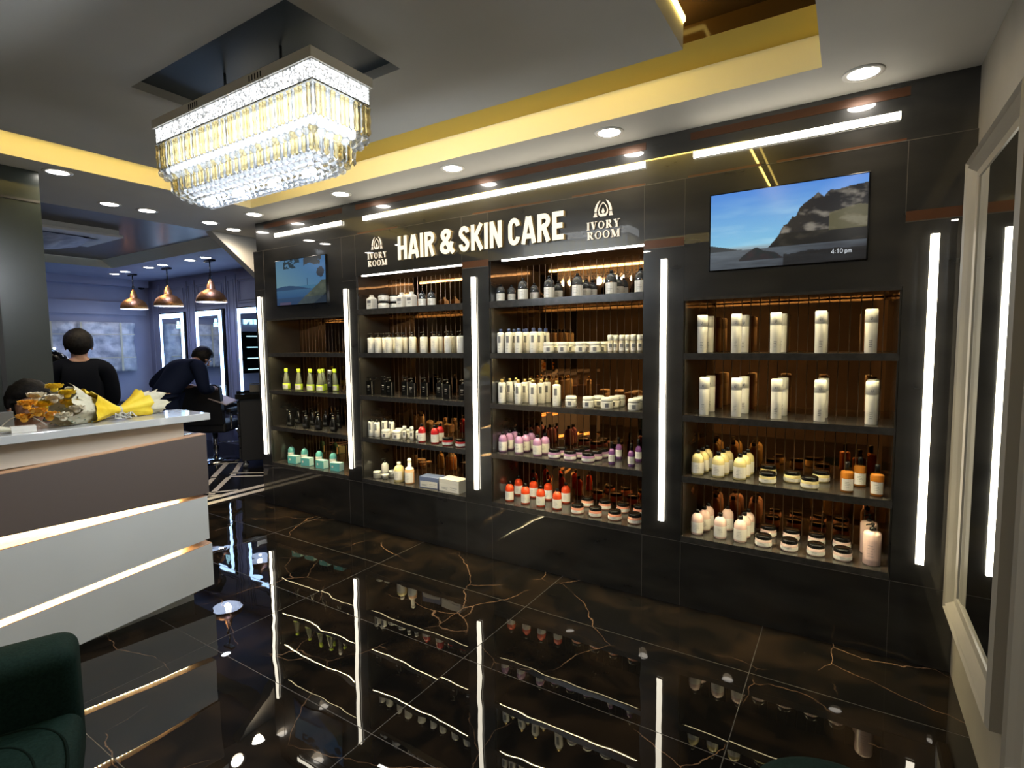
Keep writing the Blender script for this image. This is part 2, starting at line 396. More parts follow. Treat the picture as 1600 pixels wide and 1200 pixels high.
# wall behind the camera and shop front
mb = MB(); mb.box(-10.6, XR+.3, -2.45, -2.4, 0, 2.95); struct('wall_front', mb, 'wallbeige')

# display wall ------------------------------------------------------
BAYS = {'far left': (-4.57, -3.51), 'centre left': (-3.35, -2.285), 'centre right': (-2.06, -.993), 'right': (-.77, .197)}
mb = MB(); D = 3.40
mb.box(-4.72, XR, YW, D, 0, .372)                                   # plinth
PIERS = [(-4.72, -4.57), (-3.51, -3.35), (-2.285, -2.06), (-.993, -.77), (.197, XR)]
for x0, x1 in PIERS: mb.box(x0, x1, YW, D, .374, 2.372)
mb.box(-3.35+.001, -.993-.001, YW+.001, D, 2.052, 2.372)             # sign header over two bays
mb.box(-4.57, -3.51, YW+.001, D, 1.748, 2.372); mb.box(-.77, .197, YW+.001, D, 1.738, 2.372)
mb.box(-4.70, XR, YB+.005, D, 2.374, 2.95)
mb.box(-4.72, XR, 3.345, D+.05, 0, 2.95)
wb = struct('wall_back', mb, 'blackpanel')
mb = MB()
for x in (-4.57, -3.51, -3.35, -2.285, -2.06, -.993, -.77, .197): mb.box(x-.0012, x+.0012, YW-.0012, YW+.002, .0, .372); mb.box(x-.0012, x+.0012, YW-.0012, YW+.002, 2.372-.32, 2.372)
for x0, x1 in PIERS: mb.box(x0, x1, YW-.0012, YW+.002, 2.018, 2.021)
mb.box(-4.72, XR, YW-.001, YB+.006, 2.372, 2.375); mb.box(-4.72, XR, YW-.0012, YW+.002, .3715, .3735)
part('panel_joint', mb, 'joint', wb)
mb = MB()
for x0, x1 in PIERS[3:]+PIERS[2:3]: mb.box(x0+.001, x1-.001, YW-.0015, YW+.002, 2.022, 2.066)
for x0, x1, a in ((-3.34, -2.9, 0), (-2.2, -1.6, 0), (-1.45, -.995, 0), (-.33, .19, 0), (-.76, -.40, .5)): mb.box(x0, x1, YB+.002, YB+.008, 2.376, 2.39)  # thin brown strips imitating a reflection along the seam
for x0, x1 in ((-4.57, -3.51), (-3.35, -.993), (-.75, .197)): mb.box(x0, x1, YB+.002, YB+.008, 2.572, 2.612)  # brown bands imitating the ceiling's reflection in the glossy panels
part('copper_trim_and_reflection', mb, 'copper', wb)
# sloped plaster haunch between shop and salon
P0 = [(2.93, CEIL), (3.42, 2.235), (3.62, 2.235), (3.62, CEIL)]
struct('trim_1', MB().prism([(-5.42, y, z) for y, z in P0], (.10, 0, 0)), 'white')

def strip_light(x0, x1, z0, z1, y, label, group):
    t = thing('led_light_bar', label, 'light bar', ((x0+x1)/2, y, z0), group=group)
    w, h = (x1-x0)/2, z1-z0
    part('housing', MB().box(-w, w, -.006, 0, 0, h), 'whiteplastic', t)
    m = 'strip'
    part('diffuser', MB().box(-w+.0015, w-.0015, -.016, -.006, .0015, h-.0015), m, t)
VL = ['leftmost upright LED bar, at the salon end of the display wall', 'upright LED bar between the far left bay and the lettered bays',
      'upright LED bar between the two bays under the big lettering', 'upright LED bar left of the right-hand screen bay',
      'upright LED bar beside the mirrored wall, rightmost of five']
for x, l in zip((-4.652, -3.47, -2.182, -.878, .304), VL): strip_light(x-.0165, x+.0165, .477, 1.957, YW, l, 'upright light bars on the piers')
for (x0, x1), l in zip(((-4.396, -3.509), (-3.256, -.993), (-.732, .166)), ('short horizontal LED bar above the left screen', 'long horizontal LED bar above the big lettering', 'horizontal LED bar above the right screen')):
    strip_light(x0, x1, 2.474, 2.508, YB+.004, l, 'horizontal light bars under the ceiling')

# bays ---------------------------------------------------------------
SHZ = {1: 1.785, 2: 1.436, 3: 1.093, 4: .75, 5: .407}
BACKY = 3.335
def bay(key, top, shelves, label):
    x0, x1 = BAYS[key]; cx = (x0+x1)/2; w = (x1-x0)/2-.0015
    t = thing('display_shelving', label, 'shelving', (cx, YW, .372), group='product bays of the display wall')
    zz = .372
    mb = MB()
    # bronze mirror slats with bevelled edges
    n = max(1, round(2*w/.048)); p = 2*w/n; yb = BACKY-YW
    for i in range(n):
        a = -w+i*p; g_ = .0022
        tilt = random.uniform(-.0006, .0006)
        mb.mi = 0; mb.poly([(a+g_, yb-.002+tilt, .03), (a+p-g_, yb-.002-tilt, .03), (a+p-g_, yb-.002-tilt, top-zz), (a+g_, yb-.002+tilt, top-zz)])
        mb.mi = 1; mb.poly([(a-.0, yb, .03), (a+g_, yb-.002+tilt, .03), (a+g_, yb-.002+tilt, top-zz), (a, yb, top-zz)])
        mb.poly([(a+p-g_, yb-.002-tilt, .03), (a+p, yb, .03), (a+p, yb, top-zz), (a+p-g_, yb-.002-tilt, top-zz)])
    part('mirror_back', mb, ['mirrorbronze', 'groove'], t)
    for s in (-1, 1):
        a = s*w; part('side_panel', MB().box(min(a, a-s*.006), max(a, a-s*.006), .012, yb-.004, .032, top-zz), 'blackpanel', t)
    for k in shelves:
        z = SHZ[k]-zz; th = .045 if k == 1 else .034
        mb = MB()
        if k == 5: mb.box(-w, w, 0, yb-.003, z-.034, z)
        else: mb.box(-w+.007, w-.007, .003, yb-.003, z-.022, z); mb.box(-w, w, 0, .009, z-th, z)
        sh = part('shelf', mb, 'shelf', t)
        if k != 5:
            part('led_tape', MB().box(-w+.03, w-.03, .0105, .0225, z-.0235, z-.022), 'shelfled', sh)
            part('led_channel', MB().box(-w+.008, w-.008, .023, .027, z-.0275, z-.022), 'shelf', sh)
    if key in ('centre left', 'centre right'):
        a = -w+.06 if key == 'centre left' else -w+.10
        part('header_led', MB().box(a, w-.005, .004, .020, top-zz-.0085, top-zz), 'headled', t)
    else:
        part('header_led', MB().box(-w+.03, w-.03, .0105, .0225, top-zz-.0015, top-zz), 'shelfled', t)
        part('header_lip', MB().box(-w, w, 0, .010, top-zz-.016, top-zz).box(-w, w, .023, .027, top-zz-.006, top-zz), 'shelf', t)
bay('far left', 1.748, (2, 3, 4, 5), 'leftmost mirror-backed shelving bay, dark bottles and teal cartons below a screen')
bay('centre left', 2.052, (1, 2, 3, 4, 5), 'mirror-backed shelving bay with five shelves below the word HAIR')
bay('centre right', 2.052, (1, 2, 3, 4, 5), 'mirror-backed shelving bay with red bottles at the bottom, below CARE')
bay('right', 1.738, (2, 3, 4, 5), 'mirror-backed shelving bay with tall white bottles below the right screen')

# ------------------------------------------------------------------ screens
def screen(name, x0, x1, z0, z1, label, painter, es, brdr=.012):
    t = thing(name, label, 'television', ((x0+x1)/2, YW, z0))
    w, h = (x1-x0)/2, z1-z0
    part('casing', MB().box(-w-brdr*.6, w+brdr*.6, -.012, -.001, -brdr*.3-.002, h+brdr*.5), 'blackplastic', t, bevel=.002)
    nx, nz = 220, 124
    bm = bmesh.new(); g = [[bm.verts.new((-w+2*w*i/nx, -.0125, h*j/nz)) for i in range(nx+1)] for j in range(nz+1)]
    lay = bm.loops.layers.float_color.new('Col')
    for j in range(nz):
        for i in range(nx):
            f = bm.faces.new([g[j][i], g[j][i+1], g[j+1][i+1], g[j+1][i]])
            for l, (a, b) in zip(f.loops, ((i, j), (i+1, j), (i+1, j+1), (i, j+1))):
                l[lay] = (*painter(a/nx, b/nz), 1)
    me = bpy.data.meshes.new('screen'); bm.to_mesh(me); bm.free()
    m = bpy.data.materials.new(name+'_picture'); m.use_nodes = True; nt, N, L, b = nodes(m)
    vc = N.new('ShaderNodeVertexColor'); vc.layer_name = 'Col'
    L.new(vc.outputs[0], b.inputs['Emission Color']); b.inputs['Emission Strength'].default_value = es
    b.inputs['Base Color'].default_value = (.005, .005, .006, 1); b.inputs['Roughness'].default_value = .16
    me.materials.append(m); link('screen', me, t); return t
from mathutils import noise as NZ
def fbm(x, y, s, o=4): return NZ.fractal(Vector((x*s, y*s, 3.3)), 1.0, 2.0, o)
def mixc(a, b, t): t = max(0, min(1, t)); return tuple(p*(1-t)+q*t for p, q in zip(a, b))
def lerp_pts(P, u):
    for (a, b), (c, d) in zip(P, P[1:]):
        if u <= c: return b+(d-b)*(u-a)/(c-a)
    return P[-1][1]
def paint_cove(u, v):
    sky = mixc((.19, .45, .62), (.07, .21, .58), (v-.25)/.75)
    sky = mixc(sky, (.40, .62, .70), max(0, fbm(u, v*3, 3)+.1)*(1-v)*.7)
    if u > .62: sky = mixc(sky, (.30, .40, .75), max(0, .25-abs((v-.72)-(u-.75)*1.5))*1.2)
    ridge = lerp_pts([(0, -1), (.40, .24), (.47, .38), (.50, .50), (.53, .53), (.555, .60), (.575, .59), (.60, .70), (.66, .78), (.71, .85), (.745, .80), (.78, .86), (.88, .87), (1.01, .905)], u)+fbm(u, 0, 26)*.012
    c = sky
    if v < .30: c = mixc((.22, .30, .34), sky, (v-.26)/.04)
    left = lerp_pts([(0, .33), (.10, .29), (.20, .245), (.24, .24), (1, .2)], u)
    if v < left and u < .26: c = (.035, .040, .044)
    if v < ridge:
        n = fbm(u+v*.35, v-u*.2, 9, 5); g_ = .03+.09*max(0, n)
        if v > .40: c = mixc((.016, .016, .018), (.17, .155, .13), max(0, n*1.7+.12*sin(40*(u-v*.45))-.02))
        else: c = (.012+.03*max(0, n), .012+.026*max(0, n), .012+.018*max(0, n))
        if v > ridge-.03: c = mixc(c, (.02, .02, .022), .6)
        if u > .78 and .38 < v < .66-.4*abs(u-.95): c = mixc(c, (.12, .11, .055), .6)
    if v < .235-.0*u or (v < .26 and u > .45 and v < ridge and False):
        t_ = (u+.2)*.6
        c = mixc((.10, .12, .14), (.018, .018, .022), t_+(.235-v)*1.2+fbm(u, v*5, 4)*.3)
    rock = lerp_pts([(0, -1), (.21, .12), (.24, .17), (.31, .25), (.33, .255), (.37, .21), (.45, .175), (.50, .10), (.52, -1), (1, -1)], u)
    if .09 < v < rock: c = (.022+.01*fbm(u, v, 20), .022, .024)
    if u > .5 and v < .16+.04*fbm(u, 0, 5): c = mixc(c, (.010, .009, .008), .8)
    return tuple(max(0, k) for k in c)
def paint_lake(u, v):
    c = mixc((.12, .30, .42), (.05, .20, .45), v)
    if v > .40: c = mixc((.22, .42, .50), (.08, .24, .52), (u*.8+(v-.4)*.8))
    hill = .37+.055*sin(u*5.2+.4)+.01*fbm(u, 0, 12)
    if v < hill and v > .33: c = (.05, .11, .22)
    if v <= .33: c = mixc((.03, .09, .26), (.10, .24, .40), v*2.2)
    bank = (u-.42)*.95+.02*fbm(u, v, 9)
    if v < bank and v < .48+.03*(u-.6): c = mixc((.05, .07, .065), (.17, .20, .15), .5+.9*(v-bank+.12)+.4*fbm(u, v, 8))
    if u > .45 and v < bank-.33: c = (.02, .028, .034)
    if abs(u-.905)*1.9 < .16 and abs(v-.66) < .115 and ((u-.905)/.07)**2+((v-.66)/.11)**2 < 1+.4*fbm(u, v, 30): c = (.05, .06, .08)
    if u > .58 and v > .83 and fbm(u, v, 8)+.35 > (.98-v)*1.6 and u < .93: c = (.07, .075, .075)
    if .16 < u < .5 and v > .80 and fbm(u, v, 13) > .02: c = (.04, .07, .09)
    if abs(u-.645) < .006 and .40 < v < .56: c = (.04, .1, .2)
    if v < .16: c = mixc(c, (.22, .12, .12) if .06 < u < .3 and v < .06 else (.05, .08, .13), .5)
    return tuple(max(0, k) for k in c)
tvr = screen('wall_screen', -.632, .055, 1.872, 2.257, 'wall screen at right showing a sea cove with cliffs and the time 4:10 pm', paint_cove, .95)
tvl = screen('wall_screen', -4.372, -3.700, 1.862, 2.252, 'smaller-looking left wall screen showing a lake shore with a lone tree', paint_lake, .42)

# ------------------------------------------------------------------ lettering (stroked outlines)
def arc(cx, cy, rx, ry, a0, a1, n=10): return [(cx+rx*cos(radians(a0+(a1-a0)*i/n)), cy+ry*sin(radians(a0+(a1-a0)*i/n))) for i in range(n+1)]
def stroke(mb, pts, w, to3, th):
    q_ = [pts[0]]; wl = [w[0]] if isinstance(w, (list, tuple)) else None
    for i_, p_ in enumerate(pts[1:], 1):
        if (Vector(p_)-Vector(q_[-1])).length > 1e-5:
            q_.append(p_)
            if wl is not None: wl.append(w[i_])
    pts = q_; w = wl if wl is not None else w
    n = len(pts); L_, R_ = [], []
    closed = (Vector(pts[0])-Vector(pts[-1])).length < 1e-6
    for i in range(n):
        p = Vector(pts[i])
        a = (Vector(pts[i])-Vector(pts[i-1])) if i > 0 else (Vector(pts[1])-p if not closed else Vector(pts[0])-Vector(pts[-2]))
        b = (Vector(pts[i+1])-p) if i < n-1 else (a if not closed else Vector(pts[1])-Vector(pts[0]))
        a.normalize(); b.normalize(); na = Vector((-a.y, a.x)); nb = Vector((-b.y, b.x)); m = (na+nb)
        m = m.normalized() if m.length > 1e-6 else na
        ww = (w[i] if isinstance(w, (list, tuple)) else w)/2/max(.45, m.dot(na))
        L_.append(p+m*ww); R_.append(p-m*ww)
    F = [[mb.bm.verts.new(to3(q.x, q.y, d)) for q in S] for d in (0, th) for S in (L_, R_)]
    for i in range(n-1):
        mb.mi = 0; mb._f([F[2][i], F[3][i], F[3][i+1], F[2][i+1]])
        mb.mi = 1; mb._f([F[0][i], F[0][i+1], F[2][i+1], F[2][i]]); mb._f([F[1][i], F[3][i], F[3][i+1], F[1][i+1]])
    mb._f([F[0][0], F[2][0], F[3][0], F[1][0]]); mb._f([F[0][-1], F[1][-1], F[3][-1], F[2][-1]])
s = .185   # stroke, cap height 1
def G(ch):
    h = s/2
    if ch == 'H': return .56, [[(h, 0), (h, 1)], [(.56-h, 0), (.56-h, 1)], [(h, .5), (.56-h, .5)]]
    if ch == 'A': return .62, [[(h*.7, 0), (.31-.03, 1-.02)], [(.62-h*.7, 0), (.31+.03, 1-.02)], [(.17, .27), (.45, .27)]]
    if ch == 'I': return s, [[(h, 0), (h, 1)]]
    if ch == 'R': return .56, [[(h, 0), (h, 1)], [(h, 1-h), (.30, 1-h)]+arc(.30, .735, .56-h-.30, .265-h, 90, -90)+[(h, .47+h-.105)], [(.30, .47), (.56-h*.9, 0)]]
    if ch == 'S': return .54, [arc(.27, .72, .27-h, .28-h, 5, 90, 6)+arc(.27, .72, .27-h, .28-h, 90, 190, 6)+[(.20, .56), (.34, .44)]+arc(.27, .28, .27-h, .28-h, 10, -90, 6)+arc(.27, .28, .27-h, .28-h, -90, -185, 6)]
    if ch == 'K': return .58, [[(h, 0), (h, 1)], [(.52, 1), (.13, .40)], [(.24, .55), (.53, 0)]]
    if ch == 'N': return .58, [[(h, 0), (h, 1)], [(.58-h, 0), (.58-h, 1)], [(h*.9, .99), (.58-h*.9, .01)]]
    if ch == 'C': return .54, [arc(.27, .70, .27-h, .30-h, 0, 180, 10)+[(h, .3)]+arc(.27, .30, .27-h, .30-h, 180, 360, 10)]
    if ch == 'E': return .48, [[(h, 0), (h, 1)], [(h, 1-h), (.48, 1-h)], [(h, .5), (.43, .5)], [(h, h), (.48, h)]]
    if ch == '&': return .66, [[(.64, .02), (.22, .58)]+arc(.29, .755, .17, .155, 200, 30, 8)+[(.40, .66), (.16, .42)]+arc(.27, .27, .20, .18, 140, 300, 8)+[(.50, .27), (.57, .47)]]
    if ch == 'L': return .46, [[(h, 0), (h, 1)], [(h, h), (.46, h)]]
sign = thing('shop_sign', 'glowing cream letters HAIR & SKIN CARE on the black header', 'sign', (-2.175, YW, 2.13), group=None)
def wordm(txt, xa, xb, z0, H, parent, cx, nm, ms=('sign', 'signside'), th=.022):
    tot = sum(G(c)[0] for c in txt)+.085*(len(txt)-1); k = (xb-xa)/tot; x = xa
    for c in txt:
        w, S = G(c); mb = MB()
        for i, st in enumerate(S): stroke(mb, st, s, lambda a, b, d, x=x, i=i: (x+a*k-cx, -.002-d*(1-.004*i), z0+b*H), th)
        o = part(nm, mb, list(ms), parent)
        x += (w+.085)*k
for wd, xa, xb in (('HAIR', -2.862, -2.508), ('&', -2.455, -2.334), ('SKIN', -2.289, -1.936), ('CARE', -1.886, -1.487)):
    wordm(wd, xa, xb, 0, .172, sign, -2.175, 'letter')
# IVORY ROOM emblem and words
def SG(ch):   # serif letters: list of (points, width)
    T, t_ = .20, .045
    if ch == 'I': return .34, [([(.17, 0), (.17, 1)], T), ([(0, .025), (.34, .025)], .05), ([(0, .975), (.34, .975)], .05)]
    if ch == 'V': return .72, [([(.16, 1), (.37, .02)], T), ([(.38, .02), (.60, 1)], t_), ([(0, .975), (.34, .975)], .05), ([(.48, .975), (.72, .975)], .05)]
    if ch == 'O': return .72, [(arc(.36, .5, .27, .47, 0, 360, 24), [.17-.10*abs(sin(radians(i*15)))for i in range(25)])]
    if ch == 'R': return .74, [([(.20, 0), (.20, 1)], T), ([(.2, .965), (.36, .965)]+arc(.36, .75, .17, .215, 90, -90, 8)+[(.2, .535)], [.05, .05, .07, .12, .16, .18, .16, .12, .07, .05, .05, .05]), ([(.36, .52), (.60, .03)], .17), ([(.05, .025), (.36, .025)], .05), ([(.05, .975), (.3, .975)], .05), ([(.55, .025), (.74, .025)], .05)]
    if ch == 'Y': return .72, [([(.16, 1), (.36, .48)], T), ([(.38, .48), (.58, 1)], t_), ([(.37, 0), (.37, .5)], T), ([(0, .975), (.34, .975)], .05), ([(.46, .975), (.72, .975)], .05), ([(.22, .025), (.52, .025)], .05)]
    if ch == 'M': return .92, [([(.14, 0), (.14, 1)], t_), ([(.16, 1), (.45, .04)], T), ([(.46, .04), (.74, 1)], t_), ([(.76, 0), (.76, 1)], T), ([(0, .025), (.28, .025)], .05), ([(.60, .025), (.92, .025)], .05), ([(0, .975), (.2, .975)], .05), ([(.72, .975), (.92, .975)], .05)]
def serif(mb, txt, xa, xb, z0, H, to):
    g_ = .10; tot = sum(SG(c)[0] for c in txt)+g_*(len(txt)-1); k = (xb-xa)/tot; x = xa
    for c in txt:
        w, S = SG(c)
        for i, (p, ww) in enumerate(S): stroke(mb, [(a*k+x, b*H+z0) for a, b in p], [q*k for q in ww] if isinstance(ww, list) else ww*k, lambda a, b, d, i=i: to(a, b, d*(1+.02*i)), .006)
        x += (w+g_)*k
def emblem(mb, cx, z0, H, to):
    k = H
    def S(p, w): stroke(mb, [(cx+a*k, z0+b*k) for a, b in p], [q*k for q in w] if isinstance(w, list) else w*k, to, .006)
    for q in (-1, 1):
        S([(q*a, b) for a, b in ((.52, .30), (.49, .48), (.43, .68), (.33, .86), (.20, .99))], [.16, .16, .14, .10, .03])
        S([(q*.66, .03), (q*.40, .03)], .08); S([(q*.62, .11), (q*.43, .11)], .06); S([(q*.60, .20), (q*.43, .20)], .09)
    S([(0, .04), (-.16, .05), (-.27, .17), (-.30, .36), (-.24, .56), (-.13, .73), (0, .86), (.13, .73), (.24, .56), (.30, .36), (.27, .17), (.16, .05), (0, .04)], [.10, .12, .11, .07, .06, .05, .05, .05, .06, .07, .11, .12, .10])
    S([(0, .14), (0, .28), (0, .52)], [.02, .22, .02]); S([(-.22, .12), (0, .09), (.22, .12)], .10)
def ivory(cx, parent_loc, label, sc=1.0, nm='wall_logo', rz=0, m=('logo', 'signside')):
    t = thing(nm, label, 'logo', parent_loc, rz)
    to = lambda a, b, d: (a*sc, -.002-d*sc, b*sc)
    for txt, z in (('IVORY', .058), ('ROOM', .001)):
        mb = MB(); serif(mb, txt, -.104, .104, z, .044, to); part('lettering', mb, list(m), t)
    mb = MB(); emblem(mb, 0, .128, .092, to); part('emblem', mb, list(m), t)
    return t
ivory(0, (-3.099, YW, 2.109), 'cream IVORY ROOM logo with arch emblem left of the word HAIR')
ivory(0, (-1.238, YW, 2.109), 'cream IVORY ROOM logo with arch emblem right of the word CARE')
# clock text on the right screen
def digits(parent):
    mb = MB(); H = .0195; x = .205; th = .0004
    def st(p, w=.16):
        nonlocal x
        stroke(mb, [(x+a*H*.62, .035+b*H) for a, b in p], w*H, lambda a, b, d: (a, -.0129-d, b), th)
    st([(.72, 0), (.72, 1), (.05, .3), (1, .3)]); x += H*.75
    st([(.2, .12), (.2, .24)], .12); st([(.2, .56), (.2, .68)], .12); x += H*.35
    st([(.1, .8), (.5, 1), (.5, 0)]); x += H*.68
    st(arc(.5, .5, .42, .46, 0, 360, 16)); x += H*1.0
    st([(.1, .66), (.1, -.25)]); st(arc(.45, .33, .35, .33, 0, 360, 12)); x += H*.70
    for q in (0, .5): st([(q+.05, 0), (q+.05, .45), (q+.2, .64), (q+.4, .60), (q+.55, .4), (q+.55, 0)])
    part('clock_text', mb, ['clocktext', 'clocktext'], parent)
MT['clocktext'] = emis('clock_text_glow', (.75, .8, .85), .55)
digits(tvr)
# ------------------------------------------------------------------ downlights
dl_ring = MB().lathe([(.060, -.004), (.078, -.004), (.080, 0), (.060, 0)], 24, cap=False).mesh('trim_ring', 'ring')
dl_disc = MB().lathe([(0, -.0015), (.059, -.0015)], 24, cap=False).mesh('lens', 'disc')
MT['disc_blue'] = emis('salon_downlight_glow', (.80, .90, 1), E_DISC)
dl_disc_b = MB().lathe([(0, -.0015), (.059, -.0015)], 24, cap=False).mesh('lens', 'disc_blue')
def downlight(x, y, label, group, col=WARM, p=None, blue=False, z=CEIL, ang=125):
    t = thing('downlight', label, 'downlight', (x, y, z), group=group)
    link('trim_ring', dl_ring, t); link('lens', dl_disc_b if blue else dl_disc, t)
    light('downlight_lamp', 'SPOT', (x, y, z-.03), p or P_DOWN, col, spot_size=radians(ang), spot_blend=.7, shadow_soft_size=.05)
GW = 'downlights over the display wall'
for x, y, l in ((.017, 2.81, 'round ceiling downlight nearest the mirrored wall, above the right screen'),
                (-1.134, 2.81, 'round downlight above the right IVORY ROOM logo'), (-2.205, 2.80, 'round downlight above the word SKIN'),
                (-3.266, 2.79, 'round downlight above the left IVORY ROOM logo'), (-4.375, 2.79, 'round downlight above the small left screen')): downlight(x, y, l, GW)
GS = 'downlights along the beam before the salon'
for x, y, l in ((-5.10, 3.03, 'dim-looking downlight closest to the display wall on the beam'), (-4.99, 2.745, 'second downlight out from the display wall on the beam'),
                (-4.97, 2.217, 'downlight mid-beam, right one of the close pair'), (-4.985, 1.956, 'downlight mid-beam, left one of the close pair'),
                (-4.355, 1.431, 'leftmost downlight, beside the dark green wall')): downlight(x, y, l, GS, p=(26 if x < -5.05 else 8), ang=(165 if x < -5.05 else 125))
for x, y in ((.017, .31), (.017, -.69), (-1.134, -.69), (-2.19, -.69), (-3.27, -.69), (-5.03, 1.26)): downlight(x, y, 'downlight over the entrance side of the shop', 'downlights over the entrance side', p=(6 if x > 0 else 24))
GB = 'downlights over the salon mirrors'
for x, y, l in ((-9.6, 3.77, 'farthest small salon downlight, leftmost of six'), (-9.19, 3.75, 'salon downlight just left of the farthest pendant'), (-8.46, 3.75, 'salon downlight left of the middle pendant mount'),
                (-8.06, 3.75, 'salon downlight right of the middle pendant mount'), (-7.34, 3.75, 'salon downlight left of the nearest pendant mount'), (-6.96, 3.75, 'salon downlight touching the nearest pendant mount')):
    w_ = x in (-9.6, -8.46, -7.34); downlight(x, y, l, GB, col=(1, .80, .5) if w_ else BLUE, p=5 if w_ else P_DOWN_BLUE*1.3, blue=not w_)
for x, y in ((-6.3, 1.0), (-8.5, 1.2)): downlight(x, y, 'salon downlight on the hidden side of the room', 'hidden side salon downlights', col=BLUE, p=P_DOWN_BLUE, blue=True)

# ------------------------------------------------------------------ salon shell
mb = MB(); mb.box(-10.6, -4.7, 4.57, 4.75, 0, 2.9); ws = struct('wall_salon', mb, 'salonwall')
mb = MB()
def frame_rect(mb, x0, x1, z0, z1, y=4.57, w=.022, d=.014):
    mb.box(x0, x1, y-d, y, z0, z0+w); mb.box(x0, x1, y-d, y, z1-w, z1); mb.box(x0, x0+w, y-d, y, z0+w, z1-w); mb.box(x1-w, x1, y-d, y, z0+w, z1-w)
for x0, x1 in ((-9.95, -9.15), (-8.80, -8.02), (-7.66, -6.86), (-6.6, -5.8)): frame_rect(mb, x0, x1, 2.14, 2.50); frame_rect(mb, x0+.05, x1-.05, 2.18, 2.46, w=.01)
for x0, x1 in ((-9.06, -8.90), (-7.92, -7.76), (-6.78, -6.66), (-10.25, -10.05)): frame_rect(mb, x0, x1, .3, 2.50)
for x0, x1 in ((-10.0, -9.1), (-8.86, -7.97), (-7.71, -6.81)):
    for x in (x0, x1): mb.box(x-.02, x+.02, 4.55, 4.57, .1, 2.56)
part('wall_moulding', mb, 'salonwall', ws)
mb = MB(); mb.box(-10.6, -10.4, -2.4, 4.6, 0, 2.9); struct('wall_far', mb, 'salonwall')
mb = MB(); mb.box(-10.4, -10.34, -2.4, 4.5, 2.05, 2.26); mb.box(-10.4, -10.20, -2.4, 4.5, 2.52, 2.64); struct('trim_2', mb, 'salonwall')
mb = MB()
for a in ((-10.6, -5.35, 3.49, 4.6), (-10.6, -8.95, -2.4, 3.49)): rect(mb, *a, CEIL)
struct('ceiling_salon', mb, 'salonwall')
mb = MB()
A = [(-8.95, -2.0), (-8.95, 3.49), (-5.35, 3.49), (-5.35, -2.0)]; B = [(-8.96, -2.0), (-8.98, 3.37), (-5.35, 3.37), (-5.35, -2.0)]
for i in (0, 1): mb.poly([(*A[i], CEIL), (*A[i+1], CEIL), (*B[i+1], 2.742), (*B[i], 2.742)])
struct('ceiling_salon_cove', mb, 'cream')
mb = MB(); rect(mb, -8.97, -5.34, -2.4, 3.49, 2.742); struct('ceiling_salon_top', mb, 'browngloss')
# dark green wall behind reception
mb = MB(); mb.box(-4.62, -4.45, -2.4, 1.36, 0, CEIL)
wg = struct('wall_left', mb, 'darkgreenwall')
mb = MB()
for y in (1.115, .62, .1): mb.box(-4.452, -4.447, y-.012, y+.012, 0, CEIL-.2)
mb.box(-4.453, -4.446, -2.4, 1.355, CEIL-.20, CEIL-.185)
part('panel_groove', mb, 'blackmatte', wg)

MT['bluesign'] = emis('blue_sign_glow', (.45, .85, 1), 2.2)
# LED framed salon mirrors
def led_mirror(x0, x1, label, logo):
    z0, z1 = .74, 2.055; t = thing('led_mirror', label, 'mirror', ((x0+x1)/2, 4.555, z0), group='lit mirrors on the salon wall'); w = (x1-x0)/2; h = z1-z0; b = .075
    part('backing', MB().box(-w-.01, w+.05, -.03, .015, -.01, h+.02), 'blackplastic', t)
    part('mirror_glass', MB().box(-w+b, w-b, -.036, -.03, b, h-b), 'mirror', t)
    mb = MB(); mb.box(-w, w, -.036, -.03, 0, b); mb.box(-w, w, -.036, -.03, h-b, h); mb.box(-w, -w+b, -.036, -.03, b, h-b); mb.box(w-b, w, -.036, -.03, b, h-b)
    part('light_frame', mb, 'mirrorled', t)
    if logo:
        mb = MB(); to = lambda a, b_, d: (a, -.037-d, b_)
        emblem(mb, w-.15, h-.18, .055, to); serif(mb, 'IVORY', w-.205, w-.095, h-.215, .026, to); serif(mb, 'ROOM', w-.205, w-.095, h-.25, .026, to)
        part('etched_logo', mb, ['bluesign', 'bluesign'], t)
led_mirror(-9.93, -9.17, 'LED-framed mirror farthest into the salon, under the farthest pendant', True)
led_mirror(-8.78, -8.05, 'LED-framed mirror behind the bending person in navy', True)
led_mirror(-7.62, -6.90, 'LED-framed mirror partly hidden by the end of the display wall', False)
# retail sign and lit shelf on the far wall (seen in the third mirror)
t = thing('retail_sign', 'blue-white SKIN letters on the salon far wall, seen reversed in a mirror', 'sign', (-10.38, 2.40, 1.95), radians(90))
wordm('SKIN', -.36, .36, 0, .16, t, 0, 'letter', ms=('bluesign', 'bluesign'), th=.01)
t = thing('retail_shelf', 'lit product shelves below the SKIN letters, seen in a salon mirror', 'shelving', (-10.40, 2.40, .95), radians(90))
mb = MB(); mb.box(-.5, .5, -.02, 0, 0, .85)
part('back_board', mb, 'blackplastic', t)
for k in range(4): 
    sh = part('shelf', MB().box(-.45+.05*k, .45, -.2, -.02, .08+.22*k, .10+.22*k), 'blackplastic', t); part('led_tape', MB().box(-.42+.05*k, .42, -.21, -.2, .083+.22*k, .10+.22*k), 'bluesign', sh)

